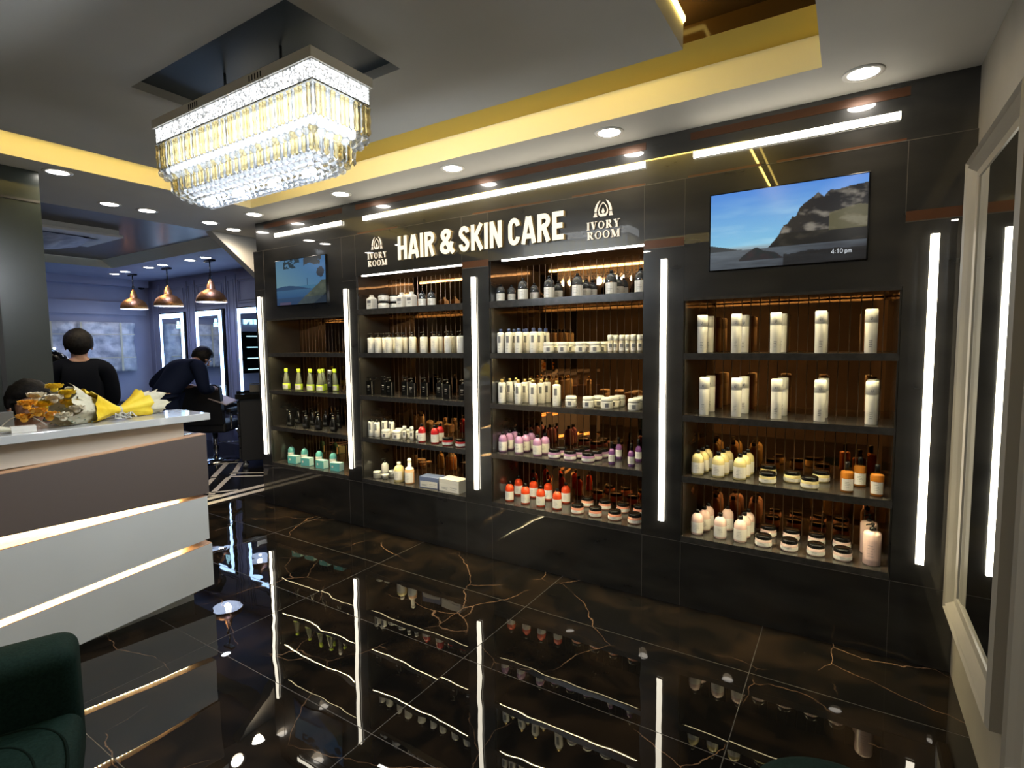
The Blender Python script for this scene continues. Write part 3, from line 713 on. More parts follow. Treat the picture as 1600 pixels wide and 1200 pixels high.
# pendants
MT['bulbwarm'] = emis('pendant_bulb_glow', (.95, .95, 1), 6)
for x, y, z0, l in ((-9.45, 3.95, 2.10, 'hammered copper pendant lamp, leftmost and farthest of three'), (-8.32, 3.92, 2.09, 'hammered copper pendant lamp in the middle of three'), (-7.13, 3.89, 2.085, 'hammered copper pendant lamp, rightmost and nearest of three')):
    t = thing('pendant_lamp', l, 'pendant lamp', (x, y, z0), group='copper pendants in the salon'); H = CEIL-z0
    part('canopy', MB().box(-.10, .10, -.025, .025, H-.022, H), 'blackplastic', t)
    part('cord', MB().tube([(0, 0, .30), (0, 0, H-.02)], .008, 8), 'blackplastic', t)
    sh = MB().lathe([(.182, 0), (.186, .004), (.178, .05), (.150, .105), (.105, .145), (.058, .165), (.05, .175), (.045, .235), (.032, .24), (.030, .275), (.012, .28), (.012, .30), (0, .30)], 24, cap=False)
    s_ = part('lamp_shade', sh, 'copperlamp', t)
    part('inner_shade', MB().lathe([(.183, .001), (.17, .05), (.14, .10), (.09, .135), (0, .15)], 24, cap=False), 'lampwhite', s_)
    part('hanger_ring', MB().tube([(.04*cos(a), 0, .30+.07*sin(a)*1.0+.0) for a in [i*pi/8 for i in range(9)]], .004, 6), 'blackplastic', t)
    part('bulb', MB().ball((0, 0, .06), .035), 'bulbwarm', t)
    light('pendant_bulb_light', 'POINT', (x, y, z0+.012), 5, (.7, .8, 1), shadow_soft_size=.04)

# AC cassette with drooping plastic
t = thing('ceiling_air_conditioner', 'white ceiling air conditioner hung with drooping plastic sheet over the salon', 'air conditioner', (-7.0, 2.2, 2.69))
part('panel', MB().box(-.45, .45, -.48, .48, -.03, 0), 'acwhite', t, bevel=.006); part('body', MB().box(-.42, .42, -.45, .45, 0, .05), 'acwhite', t)
mb = MB()
n = 14; g = [[mb.bm.verts.new((-.62+.92*i/n-.10*(j/n), -.55+.92*j/n, -.035-.11*sin(pi*i/n)*sin(pi*min(1, .12+j/n*.88))-.012*sin(9*i/n+5*j/n))) for i in range(n+1)] for j in range(n+1)]
for j in range(n):
    for i in range(n): mb._f([g[j][i], g[j][i+1], g[j+1][i+1], g[j+1][i]], True)
part('plastic_cover', mb, 'plasticwrap', t)
part('vent', MB().lathe([(.30, -.034), (.33, -.038), (.36, -.034)], 4, cap=False, a0=pi/4, a1=2*pi+pi/4, smooth=False), 'blackplastic', t)

# security camera
t = thing('security_camera', 'small black dome camera high in the salon corner', 'camera', (-10.28, 4.42, 2.50))
part('bracket', MB().box(-.03, .03, -.03, .03, .06, .13), 'blackplastic', t); part('camera_head', MB().ball((0, 0, .03), .05, sc=(1.2, .9, .9)), 'blackplastic', t)

# wrapped screen on the far wall
t = thing('wrapped_panel', 'wide wall panel wrapped in milky plastic held by strips of tape', 'wrapped panel', (-10.32, 3.62, 1.10), radians(90))
W_, H_ = .66, .82
mb = MB(); n = 26; m_ = 16
g = [[mb.bm.verts.new((-W_+2*W_*i/n+.012*sin(7*j/m_), -.085-.03*fbm(i/n*2, j/m_, 3)-.012*sin(j*1.7+i*.5)+.06*((2*i/n-1)**6), H_*j/m_+.018*sin(3*i/n)*(1-j/m_))) for i in range(n+1)] for j in range(m_+1)]
for j in range(m_):
    for i in range(n): mb._f([g[j][i], g[j][i+1], g[j+1][i+1], g[j+1][i]], True)
ring = [g[0][i] for i in range(n+1)]+[g[j][n] for j in range(1, m_+1)]+[g[m_][i] for i in range(n-1, -1, -1)]+[g[j][0] for j in range(m_-1, 0, -1)]
bk = [mb.bm.verts.new((v.co.x*1.02, .06, v.co.z)) for v in ring]
for i in range(len(ring)): mb._f([ring[i], ring[(i+1) % len(ring)], bk[(i+1) % len(ring)], bk[i]], True)
part('plastic_wrap', mb, 'plasticwrap', t)
for x in (-.5, -.12, .42): part('tape_strip', MB().box(x-.014, x+.014, -.135, -.128, .02, H_-.01), 'tape', t)
for z in (.24, .62): part('tape_strip', MB().box(-W_+.03, W_-.04, -.138, -.130, z-.007, z+.007), 'tape', t)

# salon consoles, chairs, trolley
for x, l in ((-9.55, 'narrow black console ledge under the farthest lit mirror'), (-8.4, 'narrow black console ledge under the middle lit mirror'), (-7.25, 'narrow black console ledge under the nearest lit mirror')):
    t = thing('wall_console', l, 'console', (x, 4.54, .66), group='consoles under the salon mirrors')
    part('top', MB().box(-.42, .42, -.30, .0, 0, .045), 'blackplastic', t, bevel=.004)
    part('drawer', MB().box(-.36, .36, -.27, 0, -.14, -.004), 'blackmatte', t, bevel=.004)
t = thing('product_carton', 'small white carton with two pump tops on the middle salon console', 'carton', (-8.25, 4.38, .706))
part('box', MB().box(-.09, .09, -.05, .05, 0, .19), 'whiteplastic', t, bevel=.004)
for s_ in (-1, 1): part('pump', MB().tube([(s_*.05, 0, .19), (s_*.05, 0, .225), (s_*.05+.02, 0, .228)], .008, 6), 'whiteplastic', t)

def salon_chair(x, y, rz, label):
    t = thing('salon_chair', label, 'chair', (x, y, 0), rz, group='black salon chairs')
    part('base', MB().lathe([(.28, 0), (.29, .012), (.10, .035), (.04, .05), (0, .05)], 28), 'chrome', t)
    part('column', MB().tube([(0, 0, .04), (0, 0, .40)], .035, 14), 'chrome', t)
    part('seat', MB().box(-.26, .26, -.25, .25, .40, .53), 'blackmatte', t, bevel=.03)
    mb = MB()
    for i in range(9):
        pass
    mb.prism([(-.24, .20, .50), (.24, .20, .50), (.25, .27, .98), (.20, .275, 1.02), (-.20, .275, 1.02), (-.25, .27, .98)], (0, .07, .01))
    part('backrest', mb, 'blackmatte', t)
    for s_ in (-1, 1):
        a = part('armrest', MB().box(s_*.29-.03, s_*.29+.03, -.22, .22, .66, .71), 'blackmatte', t, bevel=.012)
        for q in (-.16, .16): part('arm_bracket', MB().tube([(s_*.29, q, .44), (s_*.29, q, .66)], .014, 8), 'chrome', a)
    part('footrest', MB().tube([(-.16, -.26, .38), (-.16, -.42, .17), (.16, -.42, .17), (.16, -.26, .38)], .014, 8), 'chrome', t)
    return t
salon_chair(-7.05, 3.80, radians(215), 'black salon chair with chrome base in front of the bending person')
salon_chair(-8.9, 3.35, radians(170), 'black salon chair farther back, showing beyond the yellow bouquet')
t = thing('folded_board', 'beige folded board lying tilted over the black chair', 'board', (-6.86, 3.69, .775), radians(30))
mb = MB().prism([(-.24, -.12, .03), (0, -.12, .09), (.24, -.12, .0), (.24, -.12, -.012), (0, -.12, .076), (-.24, -.12, .016)], (0, .26, .03)); part('cover', mb, 'towel', t)
mb = MB().prism([(-.20, -.118, .046), (0, -.118, .092), (0, -.118, .098), (-.20, -.118, .054)], (0, .24, .028)); part('flap', mb, 'offwhite', t)

t = thing('salon_trolley', 'tall black drawer trolley on castors beside the display wall end', 'trolley', (-6.36, 3.98, 0), radians(-32))
part('body', MB().box(-.24, .24, -.20, .20, .09, .86), 'blackmatte', t, bevel=.008)
for k in range(5):
    dr = part('drawer', MB().box(-.225, .225, -.225, -.2005, .115+.145*k, .245+.145*k), 'blackmatte', t, bevel=.006)
    part('drawer_rim', MB().box(-.20, .20, -.232, -.225, .232+.145*k, .240+.145*k), 'blackplastic', dr)
part('top_tray', MB().box(-.27, .27, -.24, .22, .86, .885).box(-.27, -.26, -.24, .22, .885, .92).box(.26, .27, -.24, .22, .885, .92), 'blackplastic', t)
for sx in (-1, 1):
    for sy in (-1, 1):
        part('castor', MB().lathe([(0, -.012), (.032, -.012), (.032, .012), (0, .012)], 14, (0, 0, 0)), 'steel', t).matrix_local = Matrix.Translation((sx*.20, sy*.16, .033)) @ Matrix.Rotation(pi/2, 4, 'Y')
        part('castor_fork', MB().box(sx*.20-.012, sx*.20+.012, sy*.16-.01, sy*.16+.01, .045, .09), 'steel', t)
t = thing('tool_case', 'small open blue-black case with shiny ends on the trolley', 'case', (-6.42, 4.02, .887), radians(-32))
part('body', MB().box(-.17, .17, -.08, .08, 0, .11), 'clothnavy', t, bevel=.01)
for s_ in (-1, 1): part('end_plate', MB().box(s_*.176-.006, s_*.176+.006, -.08, .08, 0, .13), 'chrome', t)

# ------------------------------------------------------------------ reception desk
CX, YF, YN = -3.15, 1.645, -.6
t = thing('reception_desk', 'reception desk with taupe and grey angled panels and glowing gold gaps', 'desk', (0, 0, 0))
part('plinth', MB().box(-3.72, -3.25, YN, 1.575, 0, .10), 'deskgrey', t)
part('carcass', MB().box(-3.72, -3.222, YN, 1.55, .10, 1.0), 'deskcream', t)
def dpanel(name, zt, zb, m, y1=YF):
    # zt, zb: (z at y=.75, z at y=YF), edges run on slanting
    def Z(p, y): return p[0]+(p[1]-p[0])*(y-.75)/(YF-.75)
    q = [(CX, YN, Z(zb, YN)), (CX, y1, Z(zb, y1)), (CX, y1, Z(zt, y1)), (CX, YN, Z(zt, YN))]
    mb = MB().prism(q, (-.085, 0, 0)); o = part(name, mb, m, t)
    # return to the back at the far end
    mb = MB().prism([(CX-.085, y1, Z(zb, y1)), (CX-.57, y1, Z(zb, y1)), (CX-.57, y1, Z(zt, y1)), (CX-.085, y1, Z(zt, y1))], (0, -.06, 0)); part('end_panel', mb, m, o)
    mb = MB().prism([(CX-.001, YN, Z(zt, YN)), (CX-.001, y1-.001, Z(zt, y1)), (CX-.001, y1-.001, Z(zt, y1)+.004), (CX-.001, YN, Z(zt, YN)+.004)], (-.082, 0, 0)); part('ledge', mb, 'deskledge', o)
    return o, Z
b1, Z1 = dpanel('taupe_panel', (.947, .992), (.668, .645), 'deskbrown')
b2, Z2 = dpanel('grey_panel', (.610, .628), (.302, .376), 'deskgrey', YF-.012)
b3, Z3 = dpanel('grey_panel', (.265, .343), (.030, .092), 'deskgrey', YF)
def led_dots(parent, zf, x):
    mb = MB(); y = YN+.02
    while y < 1.50:
        z = zf(y); mb.box(x-.004, x+.004, y-.004, y+.004, z-.004, z-.0005); y += .0185
    part('led_dots', mb, 'deskled2', parent)
MT['deskled2'] = emis('desk_led_dot_glow', (1, .86, .52), 120)
led_dots(b1, lambda y: Z1((.668, .645), y), CX-.055); led_dots(b2, lambda y: Z2((.302, .376), y), CX-.055)
for zf, nm in ((lambda y: Z1((.668, .645), y), 'a'), (lambda y: Z2((.302, .376), y), 'b')):
    ym = (YN+1.5)/2; l = light('desk_gap_light', 'AREA', (CX-.060, ym, zf(ym)-.008), 1.5, (1, .70, .22), shape='RECTANGLE', size=.012, size_y=2.08)
    l.rotation_euler = (math.atan2(zf(1.5)-zf(YN), 2.1), 0, 0)
part('riser', MB().box(-3.50, -3.205, YN, 1.55, .96, 1.075), 'deskcream', t)
part('riser_light_ledge', MB().box(CX-.082, CX-.06, 1.56, 1.64, .9925, .9985), 'chrome', t)
part('counter_slab', MB().box(-3.52, -3.150, YN, 1.675, 1.075, 1.115), 'slab', t, bevel=.003)
part('work_surface', MB().box(-3.86, -3.72, YN, 1.45, .72, .75), 'deskgrey', t)
part('stone_edge', MB().box(-3.86, -3.84, YN, 1.45, .70, .72), 'slab', t)

# things on the counter
t = thing('monitor', 'thin grey monitor edge behind the reception counter', 'monitor', (-3.80, .72, .75), radians(78))
part('display', MB().box(-.25, .25, -.01, .01, .12, .42), 'steel', t, bevel=.003); part('stand', MB().box(-.03, .03, .01, .03, 0, .2).box(-.1, .1, -.06, .08, 0, .01), 'steel', t)
tag(part('charging_cable', MB().tube([(-3.36+.0*i, .80+.0155*i, 1.119+.062*sin(pi*i/12)) for i in range(13)], .0028, 6), 'whiteplastic'), 'white cable looping up at the left end of the counter', 'cable')
t = thing('card_box', 'small white oblong box on the counter left of the bouquet', 'box', (-3.225, .86, 1.115), radians(80))
part('box', MB().box(-.043, .043, -.022, .022, 0, .028), 'whiteplastic', t, bevel=.002); part('lid', MB().box(-.044, .0, -.023, .023, .012, .029), 'whiteplastic', t, bevel=.001)

def petal_flower(t, c, r, m, seed, n=16, name='flower'):
    R = random.Random(seed); mb = MB(); n = 28
    for k in range(n):
        a = k*2.4; q = r*(.25+.75*k/n); el = .2+1.1*(1-k/n)
        d = Vector((cos(a)*cos(el), sin(a)*cos(el), sin(el))); side = d.cross(Vector((0, 0, 1))).normalized(); up = side.cross(d)
        w = r*(.35+.25*R.random()); b = Vector(c)
        p = [b, b+d*q*.6+side*w, b+d*q+side*w*.5+up*.012, b+d*q*1.08+up*r*.2*R.random(), b+d*q-side*w*.5+up*.012, b+d*q*.6-side*w]
        v = [mb.bm.verts.new(x) for x in p]
        mb._f([v[0], v[1], v[2], v[3]], True); mb._f([v[0], v[3], v[4], v[5]], True)
    mb.ball(c, r*.35, 10, 6)
    return part(name, mb, m, t)
def cone_paper(t, name, a, b, r0, r1, m, seed, teeth=0, sq=.75, ph=0, arc_=(0, 2*pi), dz=0):
    """crumpled tissue fanned from point a (radius r0) to point b (radius r1)"""
    R = random.Random(seed); mb = MB(); A, B = Vector(a), Vector(b); ax = (B-A); Lg = ax.length; ax.normalize()
    u = ax.cross(Vector((0, 0, 1))).normalized(); v = u.cross(ax); n = 36; m_ = 8; rings = []
    for j in range(m_+1):
        f = j/m_; r = r0+(r1-r0)*f**1.2; ring = []
        for i in range(n+1):
            an = arc_[0]+(arc_[1]-arc_[0])*i/n+ph
            rr = r*(1+.14*sin(an*5+seed+f*2)*f+.09*sin(an*11+seed*2)*f)
            ext = 0
            if teeth and j == m_: ext = .045*(1 if (i*teeth//n*2+int((i*teeth/n % 1) > .5)) % 2 else -.2)*(.6+.8*R.random())
            if teeth and j == m_: ext = .05*abs(((i*teeth/n) % 1)*2-1)*(.7+.6*R.random())
            p = A+ax*(Lg*f+ext)+(u*cos(an)+v*sin(an)*-sq)*rr+Vector((0, 0, dz*f))
            p.z = max(p.z, 1.1165+.002*R.random()); ring.append(mb.bm.verts.new(p))
        rings.append(ring)
    for X, Y in zip(rings, rings[1:]):
        for i in range(n): mb._f([X[i], X[i+1], Y[i+1], Y[i]], True)
    return part(name, mb, m, t)
t = thing('bouquet', 'large yellow and cream bouquet in tissue lying across the white counter', 'bouquet', (0, 0, 0))
tie = (-3.37, 1.305, 1.160); head = (-3.27, .985, 1.195); tail = (-3.44, 1.50, 1.175)
cone_paper(t, 'cream_wrap', tie, (-3.32, 1.06, 1.195), .016, .108, 'creampaper', 3, teeth=7, sq=.95)
cone_paper(t, 'yellow_wrap', tie, (-3.345, 1.14, 1.185), .019, .110, 'yellowpaper', 5, sq=.9)
cone_paper(t, 'yellow_skirt', tie, (-3.415, 1.43, 1.170), .018, .085, 'yellowpaper', 8, sq=1.0)
cone_paper(t, 'cream_skirt', tie, (-3.45, 1.50, 1.175), .012, .075, 'creampaper', 11, teeth=9, sq=1.0)
cone_paper(t, 'cream_collar', (-3.36, 1.22, 1.165), (-3.37, 1.09, 1.235), .02, .11, 'creampaper', 14, teeth=5, sq=.6, arc_=(pi*.95, pi*2.15))
part('ribbon_band', MB().lathe([(.021, -.008), (.0225, 0), (.021, .008)], 16, cap=False), 'ribbon', t).matrix_local = Matrix.Translation(tie) @ Matrix.Rotation(pi/2, 4, 'X')
mb = MB()
for k in range(7):
    a = k*.9; c = Vector((-3.30+.022*sin(a*3), 1.30+.028*cos(a*2), 1.136))
    mb.tube([c, c+Vector((.02*cos(a), .022*sin(a), .014)), c+Vector((.034*cos(a+.5), .03*sin(a+.5), -.008)), c+Vector((.01, 0, -.012))], .0045, 6)
part('ribbon_bow', mb, 'ribbon', t)
for i, (dx, dy, dz, r, m) in enumerate(((.02, -.09, .03, .035, 'orangeflower'), (.04, -.06, .00, .034, 'orangeflower'), (-.01, -.05, .055, .036, 'creamflower'), (.03, .00, .045, .034, 'creamflower'), (.055, .02, -.025, .034, 'creamflower'),
        (0, -.03, .02, .038, 'yellowpaper'), (.03, -.02, -.02, .036, 'orangeflower'), (-.03, .02, .085, .034, 'yellowpaper'), (.02, .05, .06, .034, 'yellowpaper'), (.01, -.10, -.02, .032, 'orangeflower'), (-.05, -.03, .03, .035, 'creamflower'), (.06, .07, .0, .03, 'creamflower'), (.0, .06, .02, .036, 'yellowpaper'))):
    petal_flower(t, (head[0]+dx, head[1]+dy*1.1, head[2]+dz*1.25), r*1.35, m, i)
mb = MB(); R_ = random.Random(4)
for k in range(34):
    c = Vector((head[0]+.055+R_.uniform(-.02, .02), head[1]+R_.uniform(-.10, .14), head[2]-.05+R_.uniform(-.02, .08)))
    d = Vector((R_.uniform(-1, 1), R_.uniform(-1, 1), R_.uniform(-.3, 1))).normalized()*.016; s_ = d.cross(Vector((.3, .2, 1))).normalized()*.005
    c.z = max(c.z, 1.125); mb.poly([c, c+d*.5+s_, c+d, c+d*.5-s_])
part('filler_leaves', mb, 'leaf', t)['kind'] = 'stuff'
t = thing('small_bouquet', 'end of a second yellow bouquet at the very left of the counter', 'bouquet', (0, 0, 0))
cone_paper(t, 'cream_wrap', (-3.22, .845, 1.128), (-3.25, .70, 1.150), .008, .045, 'creampaper', 21, sq=.6)
for i, (x, y) in enumerate(((-3.22, .72), (-3.26, .69), (-3.2, .68), (-3.24, .65))): petal_flower(t, (x, y, 1.145), .026, ('yellowpaper', 'creamflower')[i % 2], 30+i)

# ------------------------------------------------------------------ chandelier
t = thing('chandelier', 'rectangular crystal chandelier with two tiers of champagne drops and clear balls', 'chandelier', (0, 0, 0))
cx, cy_ = -2.165, 1.40; hx, hy = .565, .143+.0
def tier(mbx, hx, hy, z0, z1): mbx.box(cx-hx, cx+hx, cy_-hy, cy_+hy, z0, z1)
part('ceiling_plate', MB().box(cx-hx, cx+hx, cy_-hy, cy_+hy, 2.497, 2.535), 'whiteplastic', t, bevel=.002)
for q in (-.2, .2): part('mounting_rod', MB().tube([(cx+q, cy_, 2.535), (cx+q, cy_, 2.70)], .006, 8), 'steel', t)
mb = MB()
for i in range(5):
    mb.box(cx+.20+.018*i, cx+.207+.018*i, cy_-hy-.001, cy_-hy+.002, 2.505, 2.526); mb.box(cx-.24+.016*i, cx-.233+.016*i, cy_-hy-.001, cy_-hy+.002, 2.505, 2.526)
part('vent_slots', mb, 'blackmatte', t)
m = bpy.data.materials.new('beaded_light_band'); m.use_nodes = True; nt, N, L, b = nodes(m)
tc = N.new('ShaderNodeTexCoord'); vo = N.new('ShaderNodeTexVoronoi'); vo.inputs['Scale'].default_value = 130; L.new(tc.outputs['Object'], vo.inputs['Vector'])
mr = N.new('ShaderNodeMapRange'); mr.inputs['From Max'].default_value = .7; mr.inputs['To Min'].default_value = 4.5; mr.inputs['To Max'].default_value = .3; L.new(vo.outputs['Distance'], mr.inputs[0])
b.inputs['Emission Color'].default_value = (.93, .97, 1, 1); L.new(mr.outputs[0], b.inputs['Emission Strength']); b.inputs['Roughness'].default_value = .1
MT['chandband'] = m
hx2, hy2 = hx-.012, hy-.012
part('light_band', MB().box(cx-hx2, cx+hx2, cy_-hy2, cy_+hy2, 2.432, 2.496), 'chandband', t)
part('upper_rail', MB().box(cx-hx2-.003, cx+hx2+.003, cy_-hy2-.003, cy_+hy2+.003, 2.428, 2.433).box(cx-hx2-.004, cx+hx2+.004, cy_-hy2-.004, cy_+hy2+.004, 2.495, 2.499), 'steel', t)
part('light_core', MB().box(cx-hx+.05, cx+hx-.05, cy_-hy+.05, cy_+hy-.05, 2.30, 2.428), 'chandled', t)
part('lower_core', MB().box(cx-.46, cx+.46, cy_-.05, cy_+.05, 2.222, 2.27), 'chandlow', t)
def drop_mesh(L_, r, m, nm): return MB().lathe([(0, 0), (r, -.008), (r*.75, -L_*.25), (r*1.0, -L_*.5), (r*.75, -L_*.72), (r*.95, -L_+.012), (0, -L_)], 6, smooth=False).mesh(nm, m)
dm = drop_mesh(.115, .0115, 'goldcrystal', 'crystal_drop'); dm2 = drop_mesh(.10, .0105, 'goldcrystal', 'crystal_drop')
dms = drop_mesh(.118, .0105, 'smokecrystal', 'crystal_drop'); dms2 = drop_mesh(.103, .0095, 'smokecrystal', 'crystal_drop')
bm1 = MB().ball((0, 0, 0), .0185, 8, 6).mesh('crystal_ball', 'crystal'); bm2 = MB().ball((0, 0, 0), .016, 8, 6).mesh('crystal_ball', 'crystal')
def perim(hx, hy, step):
    out = []; nx = round(2*hx/step); ny = round(2*hy/step)
    for i in range(nx+1): out.append((cx-hx+2*hx*i/nx, cy_-hy)); 
    for i in range(1, ny): out.append((cx+hx, cy_-hy+2*hy*i/ny))
    for i in range(nx+1): out.append((cx+hx-2*hx*i/nx, cy_+hy))
    for i in range(1, ny): out.append((cx-hx, cy_+hy-2*hy*i/ny))
    return out
front = lambda p: (p[1] < cy_-.05 or p[0] > cx+.4)
DR, BL = [], []
for p in perim(hx-.016, hy-.016, .0215): DR.append((p, 2.427, (dm, dms, dm, dm, dms)[len(DR) % 5], random.uniform(0, 6)))
for p in perim(hx-.07, hy-.045, .0215): DR.append((p, 2.305, (dm2, dms2, dm2, dm2, dms2)[len(DR) % 5], random.uniform(0, 6)))
for z, h1, h2, me in ((2.298, hx-.03, hy-.022, bm1), (2.278, hx-.048, hy-.034, bm1), (2.205, hx-.10, hy-.055, bm2), (2.188, hx-.115, hy-.066, bm2), (2.175, hx-.135, hy-.09, bm2), (2.165, hx-.16, hy-.115, bm2)):
    for p in perim(h1, max(h2, .02), .036): BL.append((p, z, me, 0))
def place(lst, nm):
    lst.sort(key=lambda e: (not front(e[0]), e[0][1]-.3*e[0][0]))
    for p, z, me, a in lst[:98]:
        o = link(nm, me, t, (p[0], p[1], z)); o.rotation_euler = (0, 0, a)
    mb = MB(); ms = []; mnames = []
    for p, z, me, a in lst[98:]:
        k = len(mb.bm.verts); kf = len(mb.bm.faces); mb.bm.from_mesh(me); mb.bm.verts.ensure_lookup_table(); mb.bm.faces.ensure_lookup_table()
        if me.materials[0] not in mnames: mnames.append(me.materials[0])
        for f in mb.bm.faces[kf:]: f.material_index = mnames.index(me.materials[0])
        M_ = Matrix.Translation((p[0], p[1], z)) @ Matrix.Rotation(a, 4, 'Z')
        for v in mb.bm.verts[k:]: v.co = M_ @ v.co
    o = part(nm+'_mass', mb, mnames, t); o['kind'] = 'stuff'
place(DR, 'crystal_drop'); place(BL, 'crystal_ball')
for q in (-.36, -.12, .12, .36): light('chandelier_bulb', 'POINT', (cx+q, cy_, 2.148), P_CHAND*.25, (.86, .93, 1), shadow_soft_size=.04)

# ------------------------------------------------------------------ lounge chair and stool
t = thing('lounge_chair', 'dark green velvet lounge chair with curved quilted seams in the foreground', 'armchair', (-2.02, .34, 0), radians(0))
ang = radians(-22)
t.rotation_euler = (0, 0, ang)      # local +x = facing direction
mb = MB()
def rbox(mb, x0, x1, y0, y1, z0, z1): mb.box(x0, x1, y0, y1, z0, z1)
part('seat_cushion', MB().box(.0, .60, -.34, .28, .28, .44), 'green', t, bevel=.05, seg=5, smooth=True)
part('backrest', MB().box(-.15, .04, -.42, .27, .22, .625), 'green', t, bevel=.05, seg=5, smooth=True)
for arc_pts in ([(.47, .262), (.311, .262), (.24, .259), (.156, .244), (.085, .205), (.052, .15), (.045, .05)], [(.42, .20), (.30, .20), (.235, .192), (.164, .168), (.118, .13), (.10, .08), (.098, .02)]):
    full = arc_pts+[(x, -.10-y) for x, y in arc_pts[::-1]]
    for _ in range(2): full = [full[0]]+[(a[0]*q+b[0]*(1-q), a[1]*q+b[1]*(1-q)) for a, b in zip(full, full[1:]) for q in (.75, .25)]+[full[-1]]
    part('seat_seam', MB().tube([(x, y, .4392) for x, y in full], .0035, 6), 'seam', t)
for sx in (.08, .5):
    for sy in (-.28, .24): part('leg', MB().tube([(sx, sy, .29), (sx*1.05, sy*1.08, 0)], .018, 10, rr=[.02, .012]), 'blackplastic', t)
t = thing('round_stool', 'round green velvet stool, only its top edge showing', 'stool', (.02, 1.315, 0))
part('cushion', MB().lathe([(0, .30), (.17, .30), (.195, .33), (.20, .40), (.19, .435), (.16, .452), (0, .458)], 40), 'green', t)
part('base', MB().lathe([(.15, 0), (.16, .01), (.16, .30), (0, .30)], 32), 'goldcap', t)
# ------------------------------------------------------------------ products
KIND = {}
def K(name, word, desc, parts): KIND[name] = (word, desc, [(n, mb.mesh(n, m)) for n, mb, m in parts])
def lab(r, z0, z1, a=1.25, block=None, lines=4):
    mb = MB(); mb.mi = 0; mb.patch(r+.0006, z0, z1, -a, a, 8); mb.mi = 1; h = z1-z0
    if block: b0, b1, w = block; mb.patch(r+.0011, z0+h*b0, z0+h*b1, -w, w, 3)
    for i in range(lines):
        zz = z1-h*(.25+.14*i) if not block else z0+h*(b0-.08-.09*i)
        if zz < z0+.002: break
        mb.patch(r+.0011, zz-.0013, zz, -.45, .15+.12*(i % 3), 2)
    return mb
def bottle(r, h, neck=.012, sh=.25, rnd=.004): # shouldered body profile
    return MB().lathe([(0, 0), (r-rnd, 0), (r, rnd), (r, h*(1-sh)), (r*.93, h*(1-sh*.62)), (r*.70, h*(1-sh*.28)), (neck*1.1, h*(1-sh*.06)), (neck, h), (0, h)], 18)
def dome(r, h, neck=.013): return MB().lathe([(0, 0), (r-.004, 0), (r, .004), (r, h*.68), (r*.96, h*.79), (r*.80, h*.90), (r*.5, h*.97), (neck, h), (0, h)], 20)
def cyl(r, h, z=0, b=.003): return MB().lathe([(0, z), (r-b, z), (r, z+b), (r, z+h-b), (r-b, z+h), (0, z+h)], 18)
def pump(z, r=.011, l=.028): return MB().lathe([(0, z), (r, z), (r, z+.014), (.0045, z+.016), (.0045, z+.027), (.008, z+.028), (.008, z+.036), (0, z+.036)], 12).tube([(0, 0, z+.032), (-l*.7, -l*.5, z+.031), (-l*.75, -l*.55, z+.027)], .0035, 6)
def wjar(): return [('jar_body', MB().lathe([(0, 0), (.032, 0), (.036, .006), (.0365, .040), (.034, .047), (0, .047)], 20), 'whiteplastic'), ('lid', MB().lathe([(0, .0475), (.0355, .0475), (.0365, .053), (.035, .066), (.031, .070), (0, .070)], 20), 'offwhite'), ('label', lab(.0365, .008, .040, .9, (.12, .88, .30), 0), ['offwhite', 'print'])]
K('lime', 'bottle', 'lime-capped tapered bottle', [('body', MB().lathe([(0, 0), (.031, 0), (.033, .004), (.033, .055), (.024, .11), (.015, .155), (.013, .165), (0, .165)], 18), 'limegel'), ('base_sleeve', cyl(.0338, .058, .004), 'lime'), ('cap', cyl(.0165, .034, .165), 'lime'), ('label', lab(.0342, .012, .05, .8, None, 3), ['paper', 'print'])])
K('blackcan', 'can', 'black spray can', [('body', cyl(.021, .165), 'blackplastic'), ('cap', cyl(.018, .03, .165), 'silver'), ('label', lab(.0212, .05, .13, .9, None, 4), ['blackmatte', 'paper'])])
K('teardrop', 'bottle', 'black teardrop pump bottle', [('body', MB().lathe([(0, 0), (.028, 0), (.033, .010), (.034, .035), (.028, .075), (.018, .108), (.012, .125), (0, .125)], 20), 'blackplastic'), ('pump', pump(.125, .011, .03), 'blackplastic'), ('label', lab(.0345, .02, .045, .5, None, 3), ['blackmatte', 'print'])])
K('teal', 'bottle', 'teal dome bottle', [('body', dome(.031, .125), 'teal'), ('cap', cyl(.011, .014, .125), 'blackplastic'), ('label', lab(.031, .012, .075, 1.2), ['paper', 'print'])])
mbx = MB().box(-.052, .052, -.028, .028, 0, .070)
K('tealbox', 'carton', 'teal carton', [('box', mbx, 'tealbox'), ('top_flap', MB().box(-.0525, .0525, -.0285, .0285, .0695, .0712), 'tealbox2'), ('side_label', MB().box(.0521, .0527, -.026, .026, .004, .066), 'tealbox2'),
  ('round_mark', MB().lathe([(0, 0), (.010, 0)], 16, cap=False), 'paper')])
for v in KIND['tealbox'][2][3][1].vertices: v.co = Vector((-.025+v.co.x, -.0287, .036+v.co.y))
K('squarebottle', 'bottle', 'white square-shouldered bottle', [('body', MB().lathe([(0, 0), (.040, 0), (.042, .003), (.042, .083), (.016, .103), (.016, .116), (0, .116)], 4, a0=pi/4, a1=2*pi+pi/4, smooth=False), 'whiteplastic'), ('label', MB().box(-.02, .02, -.0312, -.0302, .05, .072).box(-.012, .02, -.0312, -.0302, .035, .037).box(-.012, .012, -.0312, -.0302, .028, .030), 'print')])
